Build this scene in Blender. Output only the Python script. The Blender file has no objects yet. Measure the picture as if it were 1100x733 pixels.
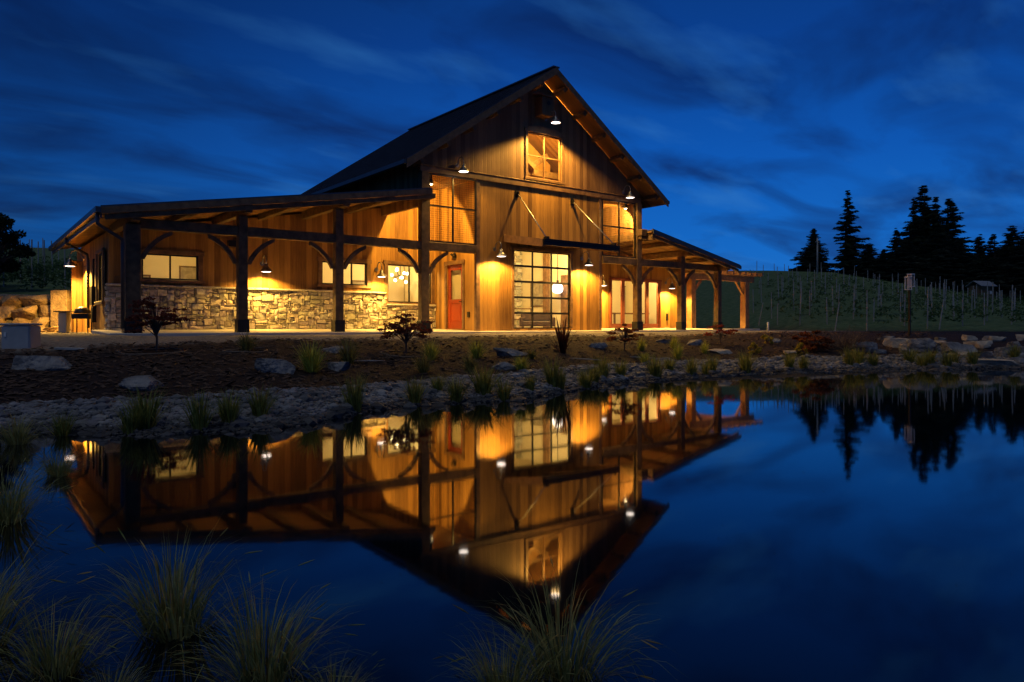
import bpy, bmesh, math, random
from mathutils import Vector, Matrix, noise
R = math.radians
sc = bpy.context.scene
col = sc.collection

# ------------------------------------------------------------------ camera
# building frame: X along the facade, Y away from the pond, Z up, water level at 0
F = 775.0; YH = 350.0; XC = 550.0; D = 26.8; H = 1.245
TH = R(37.5); CO, SI = math.cos(TH), math.sin(TH)
cam = bpy.data.cameras.new('camera'); cam.sensor_width = 36.0; cam.lens = 36.0 * F / 1100.0
cam.shift_y = -16.5 / 1100.0; cam.clip_start = 0.1; cam.clip_end = 4000
co = bpy.data.objects.new('camera', cam); col.objects.link(co)
co.location = (-D * SI, -D * CO, H); co.rotation_euler = (R(90), 0, -TH)
sc.camera = co

# ------------------------------------------------------------------ sky
SKY = 1.3
world = bpy.data.worlds.new('World'); sc.world = world; world.use_nodes = True
nt = world.node_tree; nt.nodes.clear()
def wn(t, **k):
    n = nt.nodes.new(t)
    for a, b in k.items(): setattr(n, a, b)
    return n
out = wn('ShaderNodeOutputWorld'); bg = wn('ShaderNodeBackground')
sky = wn('ShaderNodeTexSky', sky_type='NISHITA'); sky.sun_disc = False
sky.sun_elevation = R(1.0); sky.sun_rotation = R(150)
tc = wn('ShaderNodeTexCoord'); sep = wn('ShaderNodeSeparateXYZ')
nt.links.new(tc.outputs['Generated'], sep.inputs[0])
ramp = wn('ShaderNodeValToRGB'); e = ramp.color_ramp.elements
e[0].position = 0.0; e[0].color = (.008, .112, .375, 1)
e[1].position = 1.0; e[1].color = (.001, .010, .045, 1)
for p, c in ((.10, (.0015, .092, .375, 1)), (.22, (.0005, .061, .30, 1)), (.36, (.0004, .032, .185, 1)), (.6, (.001, .018, .08, 1))):
    n = e.new(p); n.color = c
nt.links.new(sep.outputs['Z'], ramp.inputs[0])
# clouds: streaks on a flat layer overhead, direction projected to the layer
zz = wn('ShaderNodeMath', operation='ADD'); zz.inputs[1].default_value = .16
nt.links.new(sep.outputs['Z'], zz.inputs[0])
dv = wn('ShaderNodeVectorMath', operation='DIVIDE'); nt.links.new(tc.outputs['Generated'], dv.inputs[0])
cmb = wn('ShaderNodeCombineXYZ')
for i in range(3): nt.links.new(zz.outputs[0], cmb.inputs[i])
nt.links.new(cmb.outputs[0], dv.inputs[1])
mp = wn('ShaderNodeMapping'); mp.inputs['Rotation'].default_value = (0, 0, R(-20)); mp.inputs['Scale'].default_value = (.85, 1.35, 0)
nt.links.new(dv.outputs[0], mp.inputs[0])
nz = wn('ShaderNodeTexNoise'); nz.inputs['Scale'].default_value = 1.9; nz.inputs['Detail'].default_value = 6; nz.inputs['Roughness'].default_value = .5; nz.inputs['Distortion'].default_value = .5
nt.links.new(mp.outputs[0], nz.inputs['Vector'])
cr = wn('ShaderNodeMapRange'); cr.inputs[1].default_value = .42; cr.inputs[2].default_value = .70
nt.links.new(nz.outputs[0], cr.inputs[0])
mix = wn('ShaderNodeMix', data_type='RGBA', blend_type='MULTIPLY'); mix.inputs[7].default_value = (.45, .34, .40, 1)
nt.links.new(cr.outputs[0], mix.inputs[0]); nt.links.new(ramp.outputs[0], mix.inputs[6])
# pale thin cloud streaks
mp2 = wn('ShaderNodeMapping'); mp2.inputs['Rotation'].default_value = (0, 0, R(-28)); mp2.inputs['Scale'].default_value = (.9, 2.0, 0); mp2.inputs['Location'].default_value = (3.3, 1.7, 0)
nt.links.new(dv.outputs[0], mp2.inputs[0])
nz2 = wn('ShaderNodeTexNoise'); nz2.inputs['Scale'].default_value = 1.7; nz2.inputs['Detail'].default_value = 5
nt.links.new(mp2.outputs[0], nz2.inputs['Vector'])
cr2 = wn('ShaderNodeMapRange'); cr2.inputs[1].default_value = .56; cr2.inputs[2].default_value = .78; cr2.inputs[4].default_value = .42
nt.links.new(nz2.outputs[0], cr2.inputs[0])
mix2 = wn('ShaderNodeMix', data_type='RGBA'); mix2.inputs[7].default_value = (.022, .13, .37, 1)
nt.links.new(cr2.outputs[0], mix2.inputs[0]); nt.links.new(mix.outputs[2], mix2.inputs[6])
# a touch of the real twilight sky on top
ad = wn('ShaderNodeMix', data_type='RGBA', blend_type='ADD'); ad.inputs[0].default_value = .004
nt.links.new(mix2.outputs[2], ad.inputs[6]); nt.links.new(sky.outputs[0], ad.inputs[7])
# brighter towards the afterglow on the right
dt = wn('ShaderNodeVectorMath', operation='DOT_PRODUCT'); dt.inputs[1].default_value = (.80, .60, 0)
nt.links.new(tc.outputs['Generated'], dt.inputs[0])
ag = wn('ShaderNodeMapRange'); ag.inputs[1].default_value = .62; ag.inputs[2].default_value = .99; ag.inputs[3].default_value = .58 * SKY; ag.inputs[4].default_value = 1.12 * SKY; ag.interpolation_type = 'SMOOTHSTEP'
nt.links.new(dt.outputs['Value'], ag.inputs[0])
nt.links.new(ad.outputs[2], bg.inputs[0]); nt.links.new(ag.outputs[0], bg.inputs[1])
nt.links.new(bg.outputs[0], out.inputs[0])
# last trace of twilight glow
sl = bpy.data.lights.new('twilight_sun', 'SUN'); sl.energy = .40; sl.angle = R(35); sl.color = (.92, .96, 1)
so = bpy.data.objects.new('twilight_sun', sl); col.objects.link(so); so.rotation_euler = Vector((.35, .22, -.9)).to_track_quat('-Z', 'Y').to_euler()
sc.view_settings.view_transform = 'Standard'; sc.view_settings.look = 'None'
sc.view_settings.exposure = 0; sc.view_settings.gamma = 1
sc.render.engine = 'CYCLES'
sc.cycles.use_denoising = True
sc.cycles.max_bounces = 8; sc.cycles.transparent_max_bounces = 12
sc.cycles.sample_clamp_indirect = 4
sc.cycles.caustics_reflective = False; sc.cycles.caustics_refractive = False

# ------------------------------------------------------------------ helpers
def pw(px, w, z=0.0):
    u = (px - XC) / F * w
    return Vector((u * CO + (w - D) * SI, -u * SI + (w - D) * CO, z))
def to_cam(X, Y):
    return X * CO - Y * SI, D + X * SI + Y * CO
def on_y(px, py, Y):
    a = (px - XC) / F
    t = (a * (D + Y * CO) + Y * SI) / (CO - a * SI); w = D + t * SI + Y * CO
    return Vector((t, Y, H - (py - YH) * w / F))
def lerp_tab(tab, x):
    if x <= tab[0][0]: return tab[0][1]
    for (a, b), (c, d) in zip(tab, tab[1:]):
        if x <= c: return b + (d - b) * (x - a) / (c - a)
    return tab[-1][1]
def sstep(a, b, x):
    t = max(0., min(1., (x - a) / (b - a))); return t * t * (3 - 2 * t)

class MB:
    def __init__(s): s.v = []; s.f = []; s.c = []; s.cur = None
    def add(s, vs, fs):
        o = len(s.v); s.v += [tuple(v) for v in vs]; s.f += [tuple(i + o for i in f) for f in fs]
        if s.cur is not None: s.c += [s.cur] * len(vs)
        return s
    def box(s, a, b):
        (x0, y0, z0), (x1, y1, z1) = a, b
        return s.add([(x0,y0,z0),(x1,y0,z0),(x1,y1,z0),(x0,y1,z0),(x0,y0,z1),(x1,y0,z1),(x1,y1,z1),(x0,y1,z1)],
            [(0,3,2,1),(4,5,6,7),(0,1,5,4),(1,2,6,5),(2,3,7,6),(3,0,4,7)])
    def beam(s, p, q, w, h, up=(0, 0, 1)):
        p, q = Vector(p), Vector(q); d = (q - p).normalized(); r = d.cross(Vector(up))
        if r.length < 1e-5: r = d.cross(Vector((0, 1, 0)))
        r.normalize(); u = r.cross(d)
        vs = []
        for c in (p, q):
            for a, b in ((-1,-1),(1,-1),(1,1),(-1,1)): vs.append(c + r * a * w / 2 + u * b * h / 2)
        return s.add(vs, [(0,1,2,3),(7,6,5,4),(0,4,5,1),(1,5,6,2),(2,6,7,3),(3,7,4,0)])
    def tube(s, pts, rad, n=8):
        pts = [Vector(p) for p in pts]; k = len(pts)
        rr = rad if isinstance(rad, (list, tuple)) else [rad] * k
        vs = []; ref = Vector((.3, .2, .9)).normalized()
        for i, p in enumerate(pts):
            d = (pts[min(i+1, k-1)] - pts[max(i-1, 0)]).normalized()
            a = d.cross(ref)
            if a.length < .1: a = d.cross(Vector((1, 0, 0)))
            a.normalize(); b = d.cross(a)
            for j in range(n):
                t = 2 * math.pi * j / n; vs.append(p + (a * math.cos(t) + b * math.sin(t)) * rr[i])
        fs = [(i*n+j, i*n+(j+1)%n, (i+1)*n+(j+1)%n, (i+1)*n+j) for i in range(k-1) for j in range(n)]
        fs += [tuple(range(n-1, -1, -1)), tuple((k-1)*n+j for j in range(n))]
        return s.add(vs, fs)
    def lathe(s, prof, c=(0, 0, 0), n=16):
        vs = []; c = Vector(c)
        for r, z in prof:
            for j in range(n):
                t = 2 * math.pi * j / n; vs.append(c + Vector((r * math.cos(t), r * math.sin(t), z)))
        fs = [(i*n+j, i*n+(j+1)%n, (i+1)*n+(j+1)%n, (i+1)*n+j) for i in range(len(prof)-1) for j in range(n)]
        return s.add(vs, fs)
    def prism_y(s, poly, y0, y1):
        n = len(poly)
        vs = [(x, y0, z) for x, z in poly] + [(x, y1, z) for x, z in poly]
        return s.add(vs, [tuple(range(n)), tuple(range(2*n-1, n-1, -1))] + [(i, i+n, (i+1)%n+n, (i+1)%n) for i in range(n)])
    def build(s, name, m, parent=None, smooth=False, bevel=0):
        me = bpy.data.meshes.new(name); me.from_pydata(s.v, [], s.f)
        bm = bmesh.new(); bm.from_mesh(me); bmesh.ops.recalc_face_normals(bm, faces=bm.faces); bm.to_mesh(me); bm.free()
        if s.c and len(s.c) == len(s.v):
            at = me.color_attributes.new('tone', 'FLOAT_COLOR', 'POINT')
            for i, c in enumerate(s.c): at.data[i].color = (c[0], c[1], c[2], 1)
        me.materials.append(m)
        if smooth:
            for p in me.polygons: p.use_smooth = True
        o = bpy.data.objects.new(name, me); col.objects.link(o)
        if parent: o.parent = parent
        if bevel:
            b = o.modifiers.new('bevel', 'BEVEL'); b.width = bevel; b.segments = 1; b.limit_method = 'ANGLE'
        return o
def wall_cells(mb, axis, a0, a1, z0, z1, p0, p1, holes=()):
    """wall along 'x' (thickness p0..p1 in y) or along 'y' (thickness in x) with rectangular openings (a0,a1,z0,z1)"""
    A = sorted({a0, a1, *[min(max(v, a0), a1) for h in holes for v in h[:2]]}); Z = sorted({z0, z1, *[min(max(v, z0), z1) for h in holes for v in h[2:]]})
    def solid(i, j):
        if i < 0 or j < 0 or i >= len(A)-1 or j >= len(Z)-1: return False
        ca, cz = (A[i]+A[i+1])/2, (Z[j]+Z[j+1])/2
        return not any(h[0] < ca < h[1] and h[2] < cz < h[3] for h in holes)
    P = (lambda a, p, z: (a, p, z)) if axis == 'x' else (lambda a, p, z: (p, a, z))
    for i in range(len(A)-1):
        for j in range(len(Z)-1):
            if not solid(i, j): continue
            a, b, c, d = A[i], A[i+1], Z[j], Z[j+1]
            q = []
            for p in (p0, p1): q.append([P(a,p,c), P(b,p,c), P(b,p,d), P(a,p,d)])
            if not solid(i-1, j): q.append([P(a,p0,c), P(a,p1,c), P(a,p1,d), P(a,p0,d)])
            if not solid(i+1, j): q.append([P(b,p0,c), P(b,p1,c), P(b,p1,d), P(b,p0,d)])
            if not solid(i, j-1): q.append([P(a,p0,c), P(a,p1,c), P(b,p1,c), P(b,p0,c)])
            if not solid(i, j+1): q.append([P(a,p0,d), P(a,p1,d), P(b,p1,d), P(b,p0,d)])
            for k in q: mb.add(k, [(0,1,2,3)])
    return mb

def tag(o, label=None, cat=None, group=None, kind=None):
    if label: o['label'] = label
    if cat: o['category'] = cat
    if group: o['group'] = group
    if kind: o['kind'] = kind
    return o
def empty(name, loc, label=None, cat=None, group=None, rz=0):
    o = bpy.data.objects.new(name, None); col.objects.link(o); o.location = loc; o.rotation_euler = (0, 0, rz); o.empty_display_size = .2
    return tag(o, label, cat, group)
def kids(o): return [c for c in bpy.data.objects if c.parent == o]
def copy_tree(o, parent=None):
    c = o.copy(); col.objects.link(c)
    if parent: c.parent = parent
    for ch in kids(o): copy_tree(ch, c)
    return c

# ------------------------------------------------------------------ materials
def new_mat(name):
    m = bpy.data.materials.new(name); m.use_nodes = True
    n = m.node_tree; return m, n, n.nodes['Principled BSDF']
def node(n, t, **k):
    x = n.nodes.new(t)
    for a, b in k.items(): setattr(x, a, b)
    return x
def noise_mat(name, c1, c2, scale=6, rough=.7, bump=.2, bscale=None, metal=0, stretch=(1, 1, 1), detail=6, dist=.02, tone=False, spec=.5):
    m, n, b = new_mat(name)
    tcn = node(n, 'ShaderNodeTexCoord'); mpn = node(n, 'ShaderNodeMapping'); mpn.inputs['Scale'].default_value = stretch
    n.links.new(tcn.outputs['Object'], mpn.inputs[0])
    t = node(n, 'ShaderNodeTexNoise'); t.inputs['Scale'].default_value = scale; t.inputs['Detail'].default_value = detail
    n.links.new(mpn.outputs[0], t.inputs['Vector'])
    mr = node(n, 'ShaderNodeMapRange'); mr.inputs[1].default_value = .3; mr.inputs[2].default_value = .7
    n.links.new(t.outputs[0], mr.inputs[0])
    mx = node(n, 'ShaderNodeMix', data_type='RGBA'); mx.inputs[6].default_value = (*c1, 1); mx.inputs[7].default_value = (*c2, 1)
    n.links.new(mr.outputs[0], mx.inputs[0]); src = mx.outputs[2]
    if tone:
        at = node(n, 'ShaderNodeAttribute', attribute_name='tone'); mu = node(n, 'ShaderNodeMix', data_type='RGBA', blend_type='MULTIPLY'); mu.inputs[0].default_value = 1
        n.links.new(src, mu.inputs[6]); n.links.new(at.outputs['Color'], mu.inputs[7]); src = mu.outputs[2]
    n.links.new(src, b.inputs['Base Color'])
    b.inputs['Roughness'].default_value = rough; b.inputs['Metallic'].default_value = metal
    b.inputs['Specular IOR Level'].default_value = spec
    if bump:
        t2 = node(n, 'ShaderNodeTexNoise'); t2.inputs['Scale'].default_value = bscale or scale * 3; t2.inputs['Detail'].default_value = 5
        n.links.new(mpn.outputs[0], t2.inputs['Vector'])
        bp = node(n, 'ShaderNodeBump'); bp.inputs['Strength'].default_value = bump; bp.inputs['Distance'].default_value = dist
        n.links.new(t2.outputs[0], bp.inputs['Height']); n.links.new(bp.outputs[0], b.inputs['Normal'])
    return m
def board_mat(name, c1, c2, width=.19, rough=.65, vert=True):
    """planks: tone differs board by board, grain along the board, a groove at every joint"""
    m, n, b = new_mat(name)
    tcn = node(n, 'ShaderNodeTexCoord'); sp = node(n, 'ShaderNodeSeparateXYZ'); n.links.new(tcn.outputs['Object'], sp.inputs[0])
    def mth(op, a, c=None):
        x = node(n, 'ShaderNodeMath', operation=op)
        for i, q in enumerate((a, c)):
            if q is None: continue
            if isinstance(q, (int, float)): x.inputs[i].default_value = q
            else: n.links.new(q, x.inputs[i])
        return x.outputs[0]
    if vert: s_ = mth('ADD', sp.outputs['X'], sp.outputs['Y']); l_ = sp.outputs['Z']
    else: s_ = sp.outputs['Y']; l_ = sp.outputs['X']
    q = mth('DIVIDE', s_, width); idx = mth('FLOOR', q); fr = mth('FRACT', q)
    wnz = node(n, 'ShaderNodeTexWhiteNoise', noise_dimensions='1D'); n.links.new(idx, wnz.inputs['W'])
    cb = node(n, 'ShaderNodeCombineXYZ'); n.links.new(mth('MULTIPLY', s_, 30.), cb.inputs[0])
    n.links.new(mth('MULTIPLY', l_, 1.6), cb.inputs[1]); n.links.new(mth('MULTIPLY', idx, 7.3), cb.inputs[2])
    t = node(n, 'ShaderNodeTexNoise'); t.inputs['Scale'].default_value = 1; t.inputs['Detail'].default_value = 6; t.inputs['Roughness'].default_value = .65
    n.links.new(cb.outputs[0], t.inputs['Vector'])
    big = node(n, 'ShaderNodeTexNoise'); big.inputs['Scale'].default_value = .9; n.links.new(tcn.outputs['Object'], big.inputs['Vector'])
    v = mth('ADD', mth('ADD', mth('MULTIPLY', wnz.outputs[0], .62), mth('MULTIPLY', t.outputs[0], .75)), mth('MULTIPLY', big.outputs[0], .4))
    mr = node(n, 'ShaderNodeMapRange'); mr.inputs[1].default_value = .42; mr.inputs[2].default_value = 1.2; n.links.new(v, mr.inputs[0])
    mx = node(n, 'ShaderNodeMix', data_type='RGBA'); mx.inputs[6].default_value = (*c1, 1); mx.inputs[7].default_value = (*c2, 1)
    n.links.new(mr.outputs[0], mx.inputs[0]); n.links.new(mx.outputs[2], b.inputs['Base Color'])
    pp = mth('MINIMUM', fr, mth('SUBTRACT', 1.0, fr)); gr = node(n, 'ShaderNodeMapRange'); gr.inputs[1].default_value = 0; gr.inputs[2].default_value = .07
    n.links.new(pp, gr.inputs[0])
    hh = mth('ADD', gr.outputs[0], mth('MULTIPLY', t.outputs[0], .25))
    bp = node(n, 'ShaderNodeBump'); bp.inputs['Strength'].default_value = .8; bp.inputs['Distance'].default_value = .012
    n.links.new(hh, bp.inputs['Height']); n.links.new(bp.outputs[0], b.inputs['Normal'])
    b.inputs['Roughness'].default_value = rough; b.inputs['Specular IOR Level'].default_value = .3
    return m
def emit_mat(name, c, st):
    m, n, b = new_mat(name); b.inputs['Base Color'].default_value = (*c, 1)
    b.inputs['Emission Color'].default_value = (*c, 1); b.inputs['Emission Strength'].default_value = st; return m
def glass_mat(name):
    m, n, b = new_mat(name); n.nodes.remove(b); o = n.nodes['Material Output']
    tr = node(n, 'ShaderNodeBsdfTransparent'); tr.inputs[0].default_value = (.94, .95, .93, 1); gl = node(n, 'ShaderNodeBsdfGlossy'); gl.inputs['Roughness'].default_value = .02
    fr = node(n, 'ShaderNodeFresnel'); fr.inputs[0].default_value = 1.4; mx = node(n, 'ShaderNodeMixShader')
    ge = node(n, 'ShaderNodeNewGeometry'); iv = node(n, 'ShaderNodeMath', operation='SUBTRACT'); iv.inputs[0].default_value = 1; n.links.new(ge.outputs['Backfacing'], iv.inputs[1])
    mu = node(n, 'ShaderNodeMath', operation='MULTIPLY'); n.links.new(fr.outputs[0], mu.inputs[0]); n.links.new(iv.outputs[0], mu.inputs[1]); n.links.new(mu.outputs[0], mx.inputs[0]); n.links.new(tr.outputs[0], mx.inputs[1]); n.links.new(gl.outputs[0], mx.inputs[2]); n.links.new(mx.outputs[0], o.inputs[0])
    return m
def leaf_mat(name, c1, c2, scale=3, rough=.6, tl=.45, tone=False):
    m = noise_mat(name, c1, c2, scale, rough, 0, spec=.2, tone=tone); n = m.node_tree; b = n.nodes['Principled BSDF']; o = n.nodes['Material Output']
    t = node(n, 'ShaderNodeBsdfTranslucent'); n.links.new(b.inputs['Base Color'].links[0].from_socket, t.inputs[0])
    mx = node(n, 'ShaderNodeMixShader'); mx.inputs[0].default_value = tl; n.links.new(b.outputs[0], mx.inputs[1]); n.links.new(t.outputs[0], mx.inputs[2]); n.links.new(mx.outputs[0], o.inputs[0])
    return m

M = dict(
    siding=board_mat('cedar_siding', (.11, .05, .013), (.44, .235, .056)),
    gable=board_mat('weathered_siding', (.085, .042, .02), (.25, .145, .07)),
    soffit=board_mat('soffit_boards', (.14, .07, .025), (.28, .155, .06), .14, vert=False),
    timber=noise_mat('heavy_timber', (.06, .034, .015), (.17, .10, .045), 5, .7, .4, 30, stretch=(1, 1, 1)),
    trim=noise_mat('wood_trim', (.09, .045, .018), (.22, .12, .05), 5, .6, .25, 30),
    roof=noise_mat('dark_metal_roof', (.05, .05, .056), (.075, .075, .085), 2, .36, .05, 20, metal=.4),
    steel=noise_mat('black_steel', (.012, .012, .013), (.022, .021, .02), 10, .45, .05, 60, metal=.5),
    rod=noise_mat('steel_rod', (.30, .28, .25), (.42, .4, .36), 10, .4, 0, metal=.8),
    stone=noise_mat('field_stone', (.36, .335, .285), (.60, .56, .475), 14, .85, .6, 40, tone=True, dist=.015),
    mortar=noise_mat('mortar', (.20, .18, .145), (.30, .27, .21), 20, .9, .3),
    concrete=noise_mat('concrete', (.46, .43, .37), (.60, .56, .49), 3, .8, .2, 60),
    red=noise_mat('red_door_paint', (.24, .032, .005), (.31, .045, .007), 4, .42, .1, 40),
    redwood=noise_mat('red_stained_wood', (.15, .036, .012), (.22, .055, .018), 8, .5, .2, 40),
    glass=glass_mat('window_glass'),
    cream=noise_mat('cream_plaster', (.66, .58, .40), (.72, .64, .46), 2, .8, .1, 60),
    loft=board_mat('loft_boards', (.30, .17, .06), (.48, .30, .12), .14),
    floor=noise_mat('interior_floor', (.22, .15, .09), (.3, .2, .12), 3, .4, .1),
    shade=noise_mat('galvanised_shade', (.16, .16, .17), (.24, .24, .25), 12, .4, .05, metal=.8),
    lens=emit_mat('lamp_lens', (1, .86, .74), 7.0),
    bulb=emit_mat('warm_bulb', (1, .72, .36), 14.0),
    globe=emit_mat('white_lamp_glass', (1, .93, .86), 3.2),
    rock=noise_mat('grey_boulder', (.06, .06, .064), (.28, .275, .27), 2.6, .85, 1.0, 9, dist=.10),
    ochre=noise_mat('ochre_boulder', (.16, .11, .06), (.36, .25, .14), 4, .85, .9, 14, dist=.06),
    tanrock=noise_mat('tan_boulder', (.26, .22, .17), (.46, .40, .31), 4, .85, .7, 18, dist=.04),
    pebble=noise_mat('shore_pebbles', (.07, .074, .082), (.22, .225, .235), 3, .75, .3, 40, tone=True),
    bark=noise_mat('bark', (.06, .045, .035), (.12, .09, .07), 8, .9, .6, 30),
    needle=leaf_mat('fir_needles', (.010, .020, .012), (.028, .05, .026), .6),
    needle2=leaf_mat('spruce_needles', (.012, .022, .018), (.03, .05, .035), .6),
    maple=leaf_mat('maple_leaf_dark_red', (.10, .024, .018), (.24, .065, .035), 8),
    scarlet=leaf_mat('scarlet_leaf', (.16, .02, .012), (.34, .06, .025), 8),
    rust=leaf_mat('rust_leaf', (.14, .04, .015), (.27, .09, .03), 8),
    sedge=leaf_mat('sedge_blade', (.13, .18, .035), (.36, .37, .10), 6, tone=True),
    tan_grass=leaf_mat('fountain_grass_blade', (.12, .14, .035), (.30, .29, .10), 6, tone=True),
    lime=leaf_mat('lime_grass_blade', (.24, .31, .04), (.54, .57, .12), 6, tone=True),
    gold=leaf_mat('gold_leaf', (.30, .24, .03), (.50, .40, .06), 10),
    blade=leaf_mat('wet_meadow_blade', (.17, .20, .05), (.50, .47, .18), 5, tl=.5, tone=True),
    cedar=noise_mat('lamplit_cedar', (.22, .115, .045), (.38, .21, .085), 5, .65, .3, 30),  # lighter orange wood: lamplight on pergola and awning sides put into the colour
    flax=leaf_mat('bronze_flax_blade', (.06, .025, .015), (.14, .06, .03), 6, tone=True),
    twig=noise_mat('dry_twig', (.08, .055, .04), (.14, .1, .07), 8, .9, 0),
    vine=leaf_mat('vine_leaf', (.06, .12, .04), (.13, .19, .07), .5),
    stake=noise_mat('weathered_stake', (.24, .235, .22), (.40, .39, .36), 6, .85, .3),
    white=noise_mat('white_plastic', (.6, .6, .58), (.68, .68, .66), 5, .5, 0),
    box=noise_mat('grey_utility_box', (.28, .30, .31), (.35, .37, .38), 4, .7, .2),
    leather=noise_mat('brown_leather', (.03, .019, .011), (.055, .032, .018), 6, .5, .2),
    art=noise_mat('abstract_painting', (.16, .14, .11), (.42, .36, .26), 5, .6, 0),
    chip=noise_mat('bark_chips', (.035, .02, .013), (.10, .058, .036), 5, .9, 0),
    shedroof=noise_mat('shed_roof', (.20, .22, .25), (.3, .32, .34), 2, .5, 0, metal=.3),
    tree=leaf_mat('orchard_leaf', (.012, .022, .010), (.03, .045, .02), 1.5),
    hose=noise_mat('drip_hose', (.10, .07, .05), (.16, .12, .09), 8, .6, 0),
)
WARM = (1.0, .54, .095)
def point(name, loc, p, c=WARM, rad=.12, parent=None):
    l = bpy.data.lights.new(name, 'POINT'); l.energy = p; l.color = c; l.shadow_soft_size = rad
    o = bpy.data.objects.new(name, l); col.objects.link(o); o.location = loc
    if parent: o.parent = parent
    return o
def spot(name, loc, p, ang=165, c=WARM, rad=.07, parent=None, rot=(0, 0, 0), blend=.15):
    l = bpy.data.lights.new(name, 'SPOT'); l.energy = p; l.color = c; l.shadow_soft_size = rad; l.spot_size = R(ang); l.spot_blend = blend
    o = bpy.data.objects.new(name, l); col.objects.link(o); o.location = loc; o.rotation_euler = rot
    if parent: o.parent = parent
    return o

# ------------------------------------------------------------------ terrain
SHORE = [(-600, 462), (-200, 466), (0, 468), (60, 466), (130, 469), (280, 462), (335, 455), (390, 443), (440, 436), (500, 433), (560, 430), (620, 419), (680, 410), (740, 404.5), (800, 401), (860, 399), (940, 397.5), (1100, 396), (1500, 396)]
GTOP = [(-200, 445), (0, 444), (30, 440), (120, 438), (188, 434), (230, 429), (330, 424), (400, 419), (460, 413), (500, 408), (560, 404), (620, 397), (680, 394), (740, 391), (860, 386), (1000, 383), (1100, 380), (1500, 380)]
CREST = [(-400, 258), (0, 264), (100, 268), (300, 285), (550, 290), (830, 290), (895, 292), (937, 299), (983, 306), (1029, 313), (1098, 323), (1500, 342)]
W0 = [(-300, 30), (80, 30), (160, 34), (300, 46), (700, 52), (800, 47), (870, 38), (1100, 34), (1500, 34)]
def shore_w(px):
    w = H * F / (lerp_tab(SHORE, px) - YH)
    return w + .22 * noise.noise(Vector((px * .035, 3.1, 0))) * min(1, w / 12) + .10 * noise.noise(Vector((px * .12, 8.1, 0)))
def zone_g(px):                  # (shore distance, gravel top distance) of a column
    ws = shore_w(px); yg = lerp_tab(GTOP, px)
    # gravel slope 0.2: solve z = .2 (w-ws) on the ray
    k = (yg - YH) / F; wg = (H + .17 * ws) / (k + .17)
    return ws, wg
def hill(px, w):
    w0 = lerp_tab(W0, px); w1 = 88.
    zc = H + (YH - lerp_tab(CREST, px)) * w1 / F
    t = max(0, (w - w0) / (w1 - w0))
    z = (zc - 1.05) * (min(t, 1) ** .92 if t < 1 else 1) if t > 0 else 0
    if w > w1: z -= (w - w1) * .05 if w < 200 else 5.6 + (w - 200) * .01
    st = 1.45 * sstep(27.0, 27.5, w) * (1 - sstep(75, 110, px)) * max(0, 1 - max(0, w - 30) / 20)
    return z + st
def gz(px, w):
    ws, wg = zone_g(px)
    s = w - ws
    if w < 2.0: pass
    if s < 0: z = max(-.9, .13 * s - .02)
    elif w < wg: z = .17 * s
    else:
        z0 = .17 * (wg - ws); x = w - wg; L = max(3.5, min(9., 18.5 - wg if px < 300 else 10.))
        zt = .97 if px > 130 else 1.0
        z = z0 + (zt - z0) * math.sin(math.pi / 2 * min(1, x / L))
    if s > 0:
        p = pw(px, w)
        a = min(1, s) * (1 if w < wg else 1)
        z += a * .035 * noise.noise(p * .9) + a * .02 * noise.noise(p * 3.1)
    # the near bank, below and behind the lens
    if px < 60 and w < 7: z = max(z, -.9 + .8 * sstep(5.2, 2.5, w) * sstep(60, -500, px))
    if w < 2.1: z = max(z, .06 + .1 * (2.1 - w)) if w > .2 else .25
    elif w < 3.0: z = max(z, -.6 + .66 * (3.0 - w) / .9)
    return z + hill(px, w)
def gxy(X, Y):
    u, w = to_cam(X, Y); w = max(w, .3)
    return gz(XC + F * u / w, w)
def hit(px, py, wmin=5.):
    w = wmin; k = (py - YH) / F
    while w < 120:
        if gz(px, w) >= H - k * w and w > shore_w(px) * .98: return pw(px, w, gz(px, w)), w
        w += .05
    return pw(px, 40, gz(px, 40)), 40

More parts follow.
